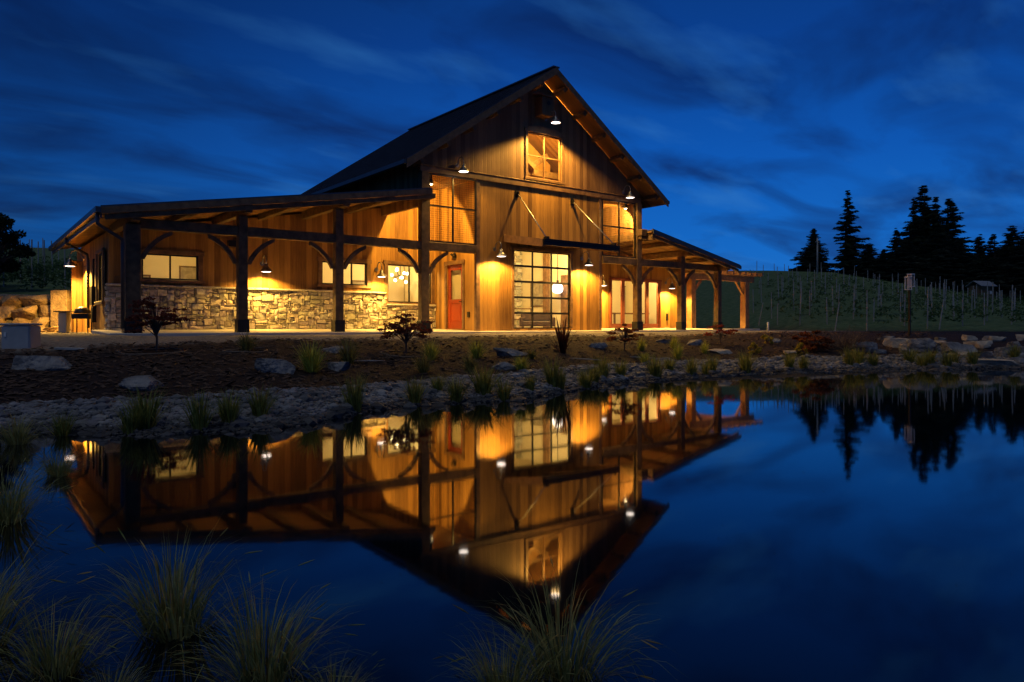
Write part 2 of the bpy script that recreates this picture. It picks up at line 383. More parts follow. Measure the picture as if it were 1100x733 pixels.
def build_ground():
    cols = [-2600, -1600, -1100, -800, -600, -450] + [(-340 + i * 12) for i in range(133)] + [1270, 1350, 1500, 1700, 2100, 2900, 4200]
    rows = [.35, .8, 1.4, 2.0, 2.5, 3.0, 3.6, 4.4, 5.2, 6.0, 6.6]
    w = 7.0
    while w < 26: rows.append(w); w += .14 if w < 14 else .2
    while w < 50: rows.append(w); w += .5
    while w < 95: rows.append(w); w += 1.5
    rows += [105, 120, 150, 200, 300, 450, 700, 1100, 1800]
    vs = []; tone = []
    for w in rows:
        for px in cols:
            z = gz(px, w); p = pw(px, w, z); vs.append(tuple(p))
            ws, wg = zone_g(px)
            nn = .35 * noise.noise(p * 1.1)
            g = 1.0 if w < wg + nn * .9 else 0.0
            X, Y = p.x, p.y
            # crushed gravel drive in front of the slab, and the yard right of the building
            pth = sstep(-5.2, -4.4, Y + .5 * nn) if X < 13 else sstep(-4.5, -3.0, Y + nn) 
            if w > lerp_tab(W0, px) - 1.5: pth = 0
            gr = sstep(-1.5, 1.5, w - lerp_tab(W0, px) + nn)
            tone.append((g, pth, gr))
    n = len(cols)
    fs = [(j*n+i, j*n+i+1, (j+1)*n+i+1, (j+1)*n+i) for j in range(len(rows)-1) for i in range(n-1)]
    m, nn, b = new_mat('bank_soil')
    tcn = node(nn, 'ShaderNodeTexCoord'); at = node(nn, 'ShaderNodeAttribute', attribute_name='tone'); sp = node(nn, 'ShaderNodeSeparateColor'); nn.links.new(at.outputs['Color'], sp.inputs[0])
    def tex(scale, c1, c2, det=8):
        t = node(nn, 'ShaderNodeTexNoise'); t.inputs['Scale'].default_value = scale; t.inputs['Detail'].default_value = det; nn.links.new(tcn.outputs['Object'], t.inputs['Vector'])
        r = node(nn, 'ShaderNodeMapRange'); r.inputs[1].default_value = .35; r.inputs[2].default_value = .65; nn.links.new(t.outputs[0], r.inputs[0])
        x = node(nn, 'ShaderNodeMix', data_type='RGBA'); x.inputs[6].default_value = (*c1, 1); x.inputs[7].default_value = (*c2, 1); nn.links.new(r.outputs[0], x.inputs[0]); return x.outputs[2], t.outputs[0]
    mul, h1 = tex(9, (.013, .008, .0065), (.036, .022, .0165)); gra, h2 = tex(26, (.03, .03, .031), (.17, .165, .16)); pa, h3 = tex(14, (.12, .105, .09), (.27, .24, .21)); grs, h4 = tex(3, (.06, .11, .04), (.13, .175, .075))
    cur = mul
    for k, c in (('Green', pa), ('Red', gra), ('Blue', grs)):
        x = node(nn, 'ShaderNodeMix', data_type='RGBA'); nn.links.new(sp.outputs[k], x.inputs[0]); nn.links.new(cur, x.inputs[6]); nn.links.new(c, x.inputs[7]); cur = x.outputs[2]
    geo = node(nn, 'ShaderNodeNewGeometry'); sz_ = node(nn, 'ShaderNodeSeparateXYZ'); nn.links.new(geo.outputs['Position'], sz_.inputs[0])
    wet = node(nn, 'ShaderNodeMapRange'); wet.inputs[1].default_value = .01; wet.inputs[2].default_value = .09; wet.inputs[3].default_value = .28; wet.inputs[4].default_value = 1; nn.links.new(sz_.outputs['Z'], wet.inputs[0])
    wm_ = node(nn, 'ShaderNodeVectorMath', operation='SCALE'); nn.links.new(cur, wm_.inputs[0]); nn.links.new(wet.outputs[0], wm_.inputs['Scale'])
    nn.links.new(wm_.outputs[0], b.inputs['Base Color']); b.inputs['Roughness'].default_value = .9; b.inputs['Specular IOR Level'].default_value = .2
    hs = node(nn, 'ShaderNodeMath', operation='ADD'); nn.links.new(h1, hs.inputs[0]); nn.links.new(h2, hs.inputs[1])
    bp = node(nn, 'ShaderNodeBump'); bp.inputs['Strength'].default_value = .9; bp.inputs['Distance'].default_value = .06
    nn.links.new(hs.outputs[0], bp.inputs['Height']); nn.links.new(bp.outputs[0], b.inputs['Normal'])
    me = bpy.data.meshes.new('ground'); me.from_pydata(vs, [], fs); a = me.color_attributes.new('tone', 'FLOAT_COLOR', 'POINT')
    for i, c in enumerate(tone): a.data[i].color = (*c, 1)
    for p in me.polygons: p.use_smooth = True
    me.materials.append(m); o = bpy.data.objects.new('ground', me); col.objects.link(o); o['kind'] = 'structure'
    bm = bmesh.new(); bm.from_mesh(me); bmesh.ops.recalc_face_normals(bm, faces=bm.faces); bm.to_mesh(me); bm.free()
build_ground()

def build_water():
    m, n, b = new_mat('pond_water')
    b.inputs['Base Color'].default_value = (.0015, .003, .005, 1); b.inputs['Roughness'].default_value = .036; b.inputs['IOR'].default_value = 1.5
    tcn = node(n, 'ShaderNodeTexCoord'); mpn = node(n, 'ShaderNodeMapping'); mpn.inputs['Rotation'].default_value = (0, 0, TH); mpn.inputs['Scale'].default_value = (.6, 1.6, 1)
    n.links.new(tcn.outputs['Object'], mpn.inputs[0])
    t = node(n, 'ShaderNodeTexNoise'); t.inputs['Scale'].default_value = 1.3; t.inputs['Detail'].default_value = 3; n.links.new(mpn.outputs[0], t.inputs['Vector'])
    bp = node(n, 'ShaderNodeBump'); bp.inputs['Strength'].default_value = .012; bp.inputs['Distance'].default_value = .05
    n.links.new(t.outputs[0], bp.inputs['Height']); n.links.new(bp.outputs[0], b.inputs['Normal'])
    P = [pw(-2600, .2), pw(4200, .2), pw(2500, 21.6), pw(1500, 21.8), pw(1100, 21.8), pw(550, 14), pw(200, 10), pw(-600, 10), pw(-2600, 8)]
    mb = MB(); mb.add([(p.x, p.y, 0) for p in P], [tuple(range(len(P)))]); o = mb.build('pond_water', m); o['kind'] = 'structure'
build_water()

# porch slab
mb = MB(); mb.add([(-13.25,-.36,.7),(13.3,-.36,.7),(13.3,2.79,.7),(-13.25,2.79,.7),(-13.25,-.36,1.045),(13.3,-.36,1.045),(13.3,2.79,1.125),(-13.25,2.79,1.125)],[(0,3,2,1),(4,5,6,7),(0,1,5,4),(1,2,6,5),(2,3,7,6),(3,0,4,7)]); mb.box((13.3, 1.2, .80), (17.6, 8.4, 1.08)); sl_ = mb.build('pavement', M['concrete'], bevel=.015); sl_['kind'] = 'structure'

# ------------------------------------------------------------------ the barn
barn = empty('barn', (1.5, 2.8, 1.12), 'two storey timber barn with lit porches and stone base beside the pond', 'barn')
barn_inv = Matrix.Translation((-1.5, -2.8, -1.12))
class BP(MB):
    """mesh in building coordinates under a parent standing at the barn's base"""
    def build(s, name, m, parent=None, smooth=False, bevel=0):
        o = MB.build(s, name, m, None, smooth, bevel); o.parent = parent or barn
        if (parent or barn) is barn: o.matrix_parent_inverse = barn_inv
        return o
ZS = 1.12; WY = 2.8; BL, BR = -1.6, 4.6; PL, PR = -3.78, 6.78; XL, XR = -12.8, 12.8
WIN = {1: (-11.93, -10.32, 2.66, 3.44), 2: (-6.24, -4.52, 2.70, 3.51), 3: (-3.68, -1.80, 2.11, 3.53)}
FD = (8.0, 11.4, 1.14, 3.42)
UW = (.74, 2.42, 6.86, 8.58)
GD = (.08, 2.90, 1.13, 4.08)
DR = (.90, 1.96, 1.13, 3.52)      # red door on the bay's left wall, in Y
# walls
b_ = BP()
wall_cells(b_, 'x', XL, BL, ZS - .1, 4.0, WY, WY + .15, [WIN[1], WIN[2], WIN[3]])
b_.prism_y([(XL, 4.0), (PL, 4.0), (PL, 5.62), (XL, 4.10)], WY, WY + .15)
b_.box((PL, WY, 4.0), (BL, WY + .15, 6.62))
b_.build('wing_wall', M['siding']); b_ = BP()
wall_cells(b_, 'x', BR, XR, ZS - .1, 4.0, WY, WY + .15, [FD])
b_.prism_y([(PR, 4.0), (XR, 4.0), (XR, 3.92), (PR, 5.15)][:1] + [(12.35, 4.0), (PR, 5.12)], WY, WY + .15)
b_.box((BR, WY, 4.0), (PR, WY + .15, 6.62))
b_.build('wing_wall', M['siding'])
b_ = BP()
wall_cells(b_, 'x', BL, BR, ZS - .1, 6.48, 0, .15, [GD])
wall_cells(b_, 'y', .15, WY, ZS - .1, 6.48, BL, BL + .15, [DR])
wall_cells(b_, 'y', .15, WY, ZS - .1, 6.48, BR - .15, BR)
b_.build('entry_bay_wall', M['siding'])
# corner trim of the bay
b_ = BP()
for x in (BL, BR):
    b_ = BP(); b_.box((x - .025 if x < 0 else x - .13, -.03, ZS - .07), (x + .13 if x < 0 else x + .025, 0, 6.47)); b_.build('corner_trim', M['trim'], bevel=.006)
b_ = BP(); b_.box((BL - .03, 0.001, ZS - .07), (BL - .001, .12, 6.47)); b_.build('corner_trim', M['trim'], bevel=.006)
# gable wall above the band
def roof_z(x): return 10.94 - .683 * abs(x - 1.5)
gt = lambda x: roof_z(x) - .30
b_ = BP()
b_.prism_y([(PL - .15, 6.66), (UW[0], 6.66), (UW[0], gt(UW[0])), (PL - .15, gt(PL - .15))], 0, .15)
b_.prism_y([(UW[1], 6.66), (PR + .15, 6.66), (PR + .15, gt(PR + .15)), (UW[1], gt(UW[1]))], 0, .15)
b_.prism_y([(UW[0], 6.66), (UW[1], 6.66), (UW[1], UW[2]), (UW[0], UW[2])], 0, .15)
b_.prism_y([(UW[0], UW[3]), (UW[1], UW[3]), (UW[1], gt(UW[1])), (1.5, gt(1.5)), (UW[0], gt(UW[0]))], 0, .15)
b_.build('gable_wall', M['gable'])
# main side walls over the lean-to roofs, back walls
b_ = BP()
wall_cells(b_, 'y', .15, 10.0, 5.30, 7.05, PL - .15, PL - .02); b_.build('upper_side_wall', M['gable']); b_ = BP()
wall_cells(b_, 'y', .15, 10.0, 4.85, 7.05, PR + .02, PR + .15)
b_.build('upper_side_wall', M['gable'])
b_ = BP()
b_.prism_y([(XL, 1.0), (XR, 1.0), (XR, 3.95), (PR, 5.1), (PR, gt(PR)), (1.5, gt(1.5)), (PL, gt(PL)), (PL, 5.6), (XL, 4.05)], 9.85, 10.0)
b_.build('rear_wall', M['siding'])
LW = (3.23, 4.39, 1.98, 3.46)
b_ = BP(); wall_cells(b_, 'y', WY + .15, 9.85, ZS - .1, 4.05, XL, XL + .15, [LW]); b_.build('end_wall', M['siding']); b_ = BP(); wall_cells(b_, 'y', WY + .15, 9.85, ZS - .1, 3.92, XR - .15, XR)
b_.build('end_wall', M['siding'])
b_ = BP(); b_.box((on_y(77, 300, 8.6).x, 8.6, ZS - .1), (XL - .002, 8.75, 3.55)); b_.build('wing_screen_wall', M['siding'])
# interior linings
b_ = BP()
b_.box((XL + .16, 5.3, ZS), (BL, 5.4, 4.0)); b_.box((-8.2, WY + .16, ZS), (-8.1, 5.3, 4.0)); b_.box((BL + .02, WY + .16, ZS), (BL + .12, 5.3, 4.0))
b_.box((XL + .16, WY + .16, 3.93), (BL, 5.4, 4.0))
b_.box((BL + .16, 5.2, ZS), (BR - .16, 5.3, 4.98)); b_.box((BL + .16, .16, 4.9), (BR - .16, 5.3, 4.98)); b_.box((BL + .16, .17, ZS), (BL + .2, 5.2, 4.9)); b_.box((BR - .2, .17, ZS), (BR - .16, 5.2, 4.9))
b_.box((BR, 6.2, ZS), (XR - .16, 6.3, 3.9)); b_.box((BR + .01, WY + .16, ZS), (BR + .1, 6.2, 3.9)); b_.box((BR, WY + .16, 3.8), (XR - .16, 6.3, 3.88))
b_.box((XR - .26, WY + .16, ZS), (XR - .17, 6.2, 3.8)); b_.box((XL + .16, WY + .16, ZS), (XL + .2, LW[0] - .06, 3.93)); b_.box((XL + .01, LW[1] - .02, LW[2] + .05), (XL + .15, LW[1] - .001, LW[3] - .05)); b_.box((XL + .152, LW[1] + .001, ZS), (XL + .2, 5.3, 3.93))
b_.build('interior_wall', M['cream'])
b_ = BP(); b_.box((XL + .2, WY + .16, ZS - .05), (BL, 5.3, ZS + .01)); b_.box((BL + .2, .16, ZS - .05), (BR - .2, 5.2, ZS + .012)); b_.box((BR + .1, WY + .16, ZS - .05), (XR - .2, 6.2, ZS + .014))
b_.build('interior_floor', M['floor'])
b_ = BP(); b_.prism_y([(BL, 5.3), (BR, 5.3), (BR, 8.4), (1.5, 10.5), (BL, 8.4)], 3.2, 3.3); b_.box((BL + .17, .2, 5.4), (BR - .17, 3.19, 5.5)); b_.build('loft_lining', M['loft'])
b_ = BP()
for a, c in (((-.2, 1.3, 9.3), (2.1, 1.3, 7.6)), ((.3, 1.7, 6.4), (3.1, 1.7, 8.3)), ((3.6, 2.2, 6.6), (1.6, 2.2, 9.2))): b_.beam(a, c, .2, .24, (0, 1, 0))
b_.box((.95, 1.2, 5.5), (1.15, 1.4, 9.0)); b_.box((-1.4, 1.45, 7.35), (4.4, 1.62, 7.6))
b_.build('truss', M['timber'])
# stone wainscot
def veneer(mb, axis, a0, a1, z0, z1, p, sgn, seed, holes=()):
    rnd = random.Random(seed); un = .07
    na, nz_ = int((a1 - a0) / un), int(round((z1 - z0) / un)); ua, uz = (a1 - a0) / na, (z1 - z0) / nz_
    used = [[False] * nz_ for _ in range(na)]
    for i in range(na):
        for j in range(nz_):
            ca, cz = a0 + (i + .5) * ua, z0 + (j + .5) * uz
            if any(h[0] < ca < h[1] and h[2] < cz < h[3] for h in holes): used[i][j] = True
    P = (lambda a, q, z: (a, p + sgn * q, z)) if axis == 'x' else (lambda a, q, z: (p + sgn * q, a, z))
    order = [(i, j) for j in range(nz_) for i in range(na)]
    for i, j in order:
        if used[i][j]: continue
        ww, hh = rnd.choice([(2,1),(3,1),(4,2),(5,2),(3,2),(4,3),(2,2),(5,3),(3,3),(1,1),(4,1),(6,2)])
        w = 0
        while w < ww and i + w < na and not used[i + w][j]: w += 1
        h = 1
        while h < hh and j + h < nz_ and all(not used[i + k][j + h] for k in range(w)): h += 1
        for k in range(w):
            for l in range(h): used[i + k][j + l] = True
        x0, x1, y0, y1 = a0 + i*ua + .004, a0 + (i+w)*ua - .004, z0 + j*uz + .004, z0 + (j+h)*uz - .004
        jx = lambda: rnd.uniform(-.02, .02)
        dd = rnd.uniform(.012, .07); ins = rnd.uniform(.008, .02)
        back = [(x0+jx(),y0+jx()),(x1+jx(),y0+jx()),(x1+jx(),y1+jx()),(x0+jx(),y1+jx())]
        fr = [(x0+ins+jx(),y0+ins+jx()),((x0+x1)/2+jx(),y0+ins+jx()),(x1-ins+jx(),y0+ins+jx()),(x1-ins+jx(),y1-ins+jx()),((x0+x1)/2+jx(),y1-ins+jx()),(x0+ins+jx(),y1-ins+jx())]
        vs = [P(a, -.02, z) for a, z in back] + [P(a, max(.008, dd + rnd.uniform(-.022, .022)), z) for a, z in fr]
        vs.append(P((x0+x1)/2+jx(), dd + rnd.uniform(-.01, .03), (y0+y1)/2+jx()))
        t = rnd.uniform(.55, 1.25); mb.cur = (t * rnd.uniform(.95, 1.1), t, t * rnd.uniform(.8, 1.02))
        mb.add(vs, [(0,1,6,5,4),(1,2,7,6),(2,3,9,8,7),(3,0,4,9),(4,5,10),(5,6,10),(6,7,10),(7,8,10),(8,9,10),(9,4,10)])
b_ = BP(); b_.cur = (1, 1, 1)
veneer(b_, 'x', XL - .04, BL - .02, ZS, 2.42, WY - .02, -1, 5, [(-3.75, BL, 2.0, 2.5)])
veneer(b_, 'y', WY - .06, WY + .25, ZS, 2.42, XL - .02, -1, 6)
b_.build('stone_cladding', M['stone'])
b_ = BP(); b_.box((XL - .03, WY - .018, ZS), (BL - .01, WY, 2.0)); b_.box((XL - .03, WY - .018, 2.0), (-3.76, WY, 2.42)); b_.box((XL - .018, WY - .018, ZS), (XL, WY + .25, 2.42)); b_.build('mortar_bed', M['mortar'])
b_ = BP(); b_.cur = (1, 1, 1); rnd = random.Random(3); x = XL - .1
while x < -3.8:
    l = rnd.uniform(.35, .7); e_ = min(x + l, -3.78)
    t = rnd.uniform(.8, 1.1); b_.cur = (t, t, t * .95); b_.box((x + .004, WY - .15 + rnd.uniform(-.02, .015), 2.423), (e_ - .004, WY - .001, 2.485 + rnd.uniform(-.008, .008))); x += l
b_.cur = (.9, .9, .85); b_.box((-3.76, WY - .13, 2.0), (BL - .03, WY - .001, 2.055))
b_.build('stone_cap', M['stone'], bevel=.012)

# posts with base plates
def post(x, y=0., z1=4.4, w=.26, mat='timber', d=.26):
    p = BP(); p.box((x - w/2, y - d/2, 1.0), (x + w/2, y + d/2, z1)); o = p.build('post', M[mat], bevel=.012)
    q = BP(); q.box((x - w/2 - .035, y - d/2 - .035, 1.01), (x + w/2 + .035, y + d/2 + .035, ZS + .30)); q.build('post_base', M['steel'], o, bevel=.01)
lz = lambda x: 4.21 + (x + 13.5) * .163        # left lean-to roof top
rz_ = lambda x: 5.40 - (x - 6.4) * .197        # right lean-to roof top
PX_L = (-12.67, -9.82, -6.87); PX_R = (9.65, 12.33)
post(-12.67, z1=lz(-12.67) - .42, w=.36, d=.36)
for x in PX_L[1:]: post(x, z1=lz(x) - .40)
post(PL, z1=6.46, w=.30); post(PR, z1=6.46, w=.30)
for x in PX_R: post(x, z1=rz_(x) - .40)
# horizontal beams
for a, c in ((-12.49, -9.95), (-9.69, -7.0), (-6.74, PL - .15), (PL + .15, BL - .03), (BR + .03, PR - .15), (PR + .15, 9.52), (9.78, 12.2)):
    p = BP(); p.box((a, -.11, 3.82), (c, .11, 4.10)); p.build('beam', M['timber'], bevel=.012)
p = BP(); p.box((PL - .17, -.06, 6.47), (PR + .17, -.002, 6.68)); p.box((PL - .17, -.08, 6.685), (PR + .17, 0, 6.72)); p.build('band_board', M['trim'], bevel=.01)
# curved knee braces
def brace(x, sg, y=0., zb=3.82, hw=.13, r=.80, th=.15):
    p = BP(); n = 8; o1 = []; o2 = []
    for i in range(n + 1):
        t = math.pi / 2 * i / n
        # arc from the post (low) to the beam (high), bowed towards the corner
        k_ = i / n; cx = .55 * r * (1 - math.cos(t)) + .45 * r * k_; cz = .55 * r * math.sin(t) + .45 * r * k_
        nx, nz3 = -math.cos(t) * -1, math.sin(t) * -1
        o1.append((x + sg * (hw + cx), zb - r + cz)); o2.append((x + sg * (hw + cx + nx * th * .75 + .0), zb - r + cz + nz3 * th * .75 - .0))
    poly = o1 + o2[::-1]
    vs = [(a, y - .06, z) for a, z in poly] + [(a, y + .06, z) for a, z in poly]; k = len(o1); m = len(poly)
    fs = []
    for i in range(k - 1):
        a, b2, c2, d2 = i, i + 1, m - 2 - i, m - 1 - i
        fs += [(a, b2, c2, d2), (a + m, d2 + m, c2 + m, b2 + m), (a, a + m, b2 + m, b2), (d2, c2, c2 + m, d2 + m)]
    fs += [(0, m - 1, 2 * m - 1, m), (k - 1, k - 1 + m, k + m, k)]
    p.add(vs, fs); p.build('brace', M['timber'])
for x, sgs, hw in ((-12.67, (1,), .18), (-9.82, (-1, 1), .13), (-6.87, (-1, 1), .13), (PL, (-1, 1), .15), (PR, (-1, 1), .15), (9.65, (-1, 1), .13), (12.33, (-1,), .13)):
    for sg in sgs: brace(x, sg, hw=hw)
# upper screens between the corner posts and the bay
def screen(x0, x1, z0, z1, zm):
    p = BP(); t = .035
    for a, c in (((x0, z0), (x1, z0)), ((x0, z1), (x1, z1)), ((x0, z0), (x0, z1)), ((x1, z0), (x1, z1)), (((x0+x1)/2, z0), ((x0+x1)/2, z1)), ((x0, zm), (x1, zm))):
        q = .0
        p.box((min(a[0], c[0]) - t, -.045, min(a[1], c[1]) - t), (max(a[0], c[0]) + t, .0, max(a[1], c[1]) + t)) if False else p.beam((a[0], -.02, a[1]), (c[0], -.02, c[1]), .05, .06, (0, 1, 0))
    o = p.build('screen_frame', M['steel'])
    g = BP(); z = z0 + .05
    while z < z1: g.box((x0, -.006, z), (x1, .0, z + .007)); z += .075
    x = x0 + .06
    while x < x1: g.box((x, .001, z0), (x + .006, .006, z1)); x += .075
    g.build('wire_mesh', M['steel'], o)
screen(PL + .19, BL - .06, 4.14, 6.43, 5.36); screen(BR + .06, PR - .19, 4.14, 6.43, 5.36)

# roofs --------------------------------------------------------------
YF = -.75
def sloped(mb, x0, z0, x1, z1, y0, y1, t):
    mb.prism_y([(x0, z0), (x1, z1), (x1, z1 - t), (x0, z0 - t)], y0, y1); return mb
def seams(mb, x0, z0, x1, z1, y0, y1, st=.42):
    y = y0 + .02
    while y <= y1:
        mb.beam((x0, y, z0 + .018), (x1, y, z1 + .018), .03, .045); y += st
ex = 6.35
for nm, sg in (('l', -1), ('r', 1)):
    xe = 1.5 + sg * ex; ze = 10.94 - .683 * ex
    p = BP(); sloped(p, 1.5, 10.94, xe, ze, YF, 10.25, .06); seams(p, 1.5, 10.94, xe, ze, YF, 10.25); o = p.build('roof', M['roof'])
    p = BP(); sloped(p, 1.5, 10.878, xe - sg * .03, 10.878 - .683 * (ex - .03), YF + .05, 10.2, .10); p.build('roof_deck', M['soffit'], o)
    p = BP(); sloped(p, 1.5, 10.95, xe + sg * .01, 10.95 - .683 * (ex + .01), YF - .05, YF - .003, .27); p.build('fascia', M['trim'], o)
    p = BP(); p.box((min(xe, xe + sg * .11), YF - .02, ze - .13), (max(xe, xe + sg * .11), 10.25, ze + .0)); p.build('gutter', M['roof'], o)
    # lookouts: purlin ends carrying the overhang
    for k in range(6):
        xx = 1.5 + sg * (.55 + k * 1.04); zz_ = 10.76 - .683 * (.55 + k * 1.04)
        q = BP(); q.beam((xx, YF + .06, zz_ - .13), (xx, .0, zz_ - .13), .16, .22, (sg * .683, 0, 1)); q.build('lookout', M['timber'], o, bevel=.01)
p = BP(); p.beam((1.5, YF - .05, 10.96), (1.5, 10.25, 10.96), .3, .05); p.build('ridge_cap', M['roof'])
# lean-to roofs
LX0, LX1 = -13.5, PL - .13
p = BP(); sloped(p, LX0, lz(LX0), LX1, lz(LX1), YF, 11.0, .06); seams(p, LX0, lz(LX0), LX1, lz(LX1), YF, 11.0); ol = p.build('porch_roof', M['roof'])
p = BP(); sloped(p, LX0 + .04, lz(LX0 + .04) - .063, LX1, lz(LX1) - .063, YF + .05, 10.9, .05); p.build('roof_deck', M['soffit'], ol)
p = BP(); sloped(p, LX0 - .02, lz(LX0) - .01, LX1, lz(LX1) - .01, YF - .05, YF - .003, .17); p.build('fascia', M['trim'], ol)
p = BP(); sloped(p, LX0 + .1, lz(LX0 + .1) - .19, LX1, lz(LX1) - .19, YF + .02, YF + .10, .13); p.build('rake_beam', M['timber'], ol)
p = BP(); p.box((LX0 - .12, YF - .06, lz(LX0) - .14), (LX0 - .001, 11.0, lz(LX0) - .0)); p.box((LX0, YF + .1, lz(LX0) - .26), (LX0 + .05, 10.95, lz(LX0) - .065)); p.build('gutter', M['roof'], ol)
RX0, RX1 = PR + .13, 13.05
p = BP(); sloped(p, RX0, rz_(RX0), RX1, rz_(RX1), YF, 10.9, .06); seams(p, RX0, rz_(RX0), RX1, rz_(RX1), YF, 10.9); orr = p.build('porch_roof', M['roof'])
p = BP(); sloped(p, RX0, rz_(RX0) - .063, RX1 - .04, rz_(RX1 - .04) - .063, YF + .05, 10.8, .05); p.build('roof_deck', M['soffit'], orr)
p = BP(); sloped(p, RX0, rz_(RX0) - .01, RX1 + .02, rz_(RX1 + .02) - .01, YF - .05, YF - .003, .17); p.build('fascia', M['roof'], orr)
p = BP(); sloped(p, RX0, rz_(RX0) - .19, RX1 - .1, rz_(RX1 - .1) - .19, YF + .02, YF + .10, .13); p.build('rake_beam', M['timber'], orr)
# purlins under the lean-to roofs, running back from over each post
for x in (-12.67, -11.25, -9.82, -8.35, -6.87, -5.3, PL - .02):
    t = x in (-12.67, -9.82, -6.87); dp = .26 if t else .18
    zt = lz(x) - .125; p = BP(); p.box((x - .1, YF + (.11 if t else .11) - (.0), zt - dp), (x + .1, WY - .002, zt - .012)); p.build('purlin', M['timber'], bevel=.01)
for x in (7.1, 8.3, 9.65, 11.0, 12.33):
    t = x in (9.65, 12.33, 7.1); dp = .26 if t else .18
    zt = rz_(x) - .125; p = BP(); p.box((x - .1, YF + .11, zt - dp), (x + .1, WY - .002, zt - .012)); p.build('purlin', M['timber'], bevel=.01)
p = BP(); p.box((PR - .2, -.42, 5.05), (PR + .2, -.16, 5.34)); p.box((PR - .16, -.36, 4.90), (PR + .36, -.165, 5.045)); p.build('corbel', M['timber'], bevel=.03)
# header beams on the sides of the open corners, and their ceiling
for x, z in ((PL, lz(PL) - .12), (PR, rz_(PR) - .1)):
    p = BP(); p.box((x - .1, .16, z - .34), (x + .1, WY - .002, z)); p.build('header', M['timber'], bevel=.01)
p = BP(); p.box((PL - .01, .16, 6.50), (BL - .002, WY - .002, 6.56)); p.build('porch_ceiling', M['soffit']); p = BP(); p.box((BR + .002, .16, 6.50), (PR + .01, WY - .002, 6.56)); p.build('porch_ceiling', M['soffit'])
# downspouts on the left eave
for ya, yb in ((-.45, -.22), (6.0, 6.35)):
    p = BP(); z0 = lz(LX0) - .1
    if ya < 0: p.tube([(LX0 - .05, -.6, z0), (LX0 - .05, -.6, z0 - .30), (LX0 + .12, -.55, z0 - .42), (-12.95, -.26, z0 - .62), (-12.93, -.24, z0 - .8), (-12.93, -.24, ZS + .05)], .045, 8)
    else: p.tube([(LX0 - .05, ya, z0), (LX0 - .05, ya, z0 - .2), (XL - .12, yb, z0 - .5), (XL - .09, yb, z0 - .7), (XL - .09, yb, ZS + .05)], .045, 8)
    p.build('downspout', M['roof'], smooth=True)

# windows and doors ---------------------------------------------------
def window(name, axis, a0, a1, z0, z1, p, sgn, nx, nz_=1, frame='trim', sash='steel', cas=.14, sill=True, hb=.02):
    """casing proud of the wall at plane p, sash bars and one glass sheet set inside the opening; sgn: outward sign"""
    P = (lambda a, q, z: (a, p + sgn * q, z)) if axis == 'x' else (lambda a, q, z: (p + sgn * q, a, z))
    def bx(mb, aa, ab, qa, qb, za, zb):
        u, v = P(aa, qa, za), P(ab, qb, zb); mb.box(tuple(map(min, u, v)), tuple(map(max, u, v)))
    f = BP()
    bx(f, a0 - cas, a0, .001, .045, z0, z1); bx(f, a1, a1 + cas, .001, .045, z0, z1)
    bx(f, a0 - cas - .04, a1 + cas + .04, .001, .055, z1, z1 + cas)
    o = f.build(name, M[frame], bevel=.006)
    s = BP(); t = .045
    bx(s, a0, a0 + t, -.09, -.02, z0, z1); bx(s, a1 - t, a1, -.09, -.02, z0, z1); bx(s, a0 + t, a1 - t, -.09, -.02, z0, z0 + t); bx(s, a0 + t, a1 - t, -.09, -.02, z1 - t, z1)
    for i in range(1, nx): x = a0 + (a1 - a0) * i / nx; bx(s, x - .022, x + .022, -.085, -.025, z0 + t, z1 - t)
    for i in range(1, nz_): z = z0 + (z1 - z0) * i / nz_; bx(s, a0 + t, a1 - t, -.08, -.03, z - hb, z + hb)
    s.build('sash', M[sash], o)
    g = BP(); bx(g, a0 + .02, a1 - .02, -.058, -.052, z0 + .02, z1 - .02); g.build('pane', M['glass'], o)
    if sill:
        q = BP(); bx(q, a0 - cas - .05, a1 + cas + .05, .001, .08, z0 - .10, z0 - .002); q.build('sill', M[frame], o, bevel=.008)
    return o
window('window', 'x', *WIN[1], WY, -1, 2); window('window', 'x', *WIN[2], WY, -1, 3); window('window', 'x', *WIN[3], WY, -1, 2)
window('window', 'x', *UW, 0, -1, 2, 2, sash='trim', cas=.12)
window('window', 'y', *LW, XL - .075, -1, 1, cas=.1)
# arched head piece over the gable window
p = BP(); n_ = 10; pts = [(UW[0] - .2 + (UW[1] - UW[0] + .4) * i / n_, UW[3] + .122 + .2 * math.sin(math.pi * i / n_)) for i in range(n_ + 1)]
p.prism_y([(UW[0] - .2, UW[3] + .121)] + pts[1:-1] + [(UW[1] + .2, UW[3] + .121)], -.05, -.001); p.build('window_head', M['trim'])
# french doors, four leaves
fd = window('french_door', 'x', *FD, WY, -1, 4, frame='redwood', sash='redwood', cas=.10, sill=False)
p = BP()
for i in range(4):
    a = FD[0] + (FD[1] - FD[0]) * i / 4; c = a + (FD[1] - FD[0]) / 4
    p.box((a + .03, WY + .015, FD[2] + .04), (c - .03, WY + .095, FD[2] + .20)); p.box((a + .001, WY + .012, FD[2]), (a + .10, WY + .1, FD[3])); p.box((c - .10, WY + .013, FD[2]), (c - .001, WY + .099, FD[3]))
p.build('stile', M['redwood'], fd)
p = BP()
for x in (FD[0] + 1.62, FD[0] + 1.78): p.tube([(x, WY - .05, 2.1), (x, WY - .05, 2.3)], .015, 6)
p.build('handle', M['steel'], fd)
# glazed sectional door
o = window('garage_door', 'x', *GD, 0, -1, 3, 5, sash='steel', cas=.12, sill=False, hb=.038)
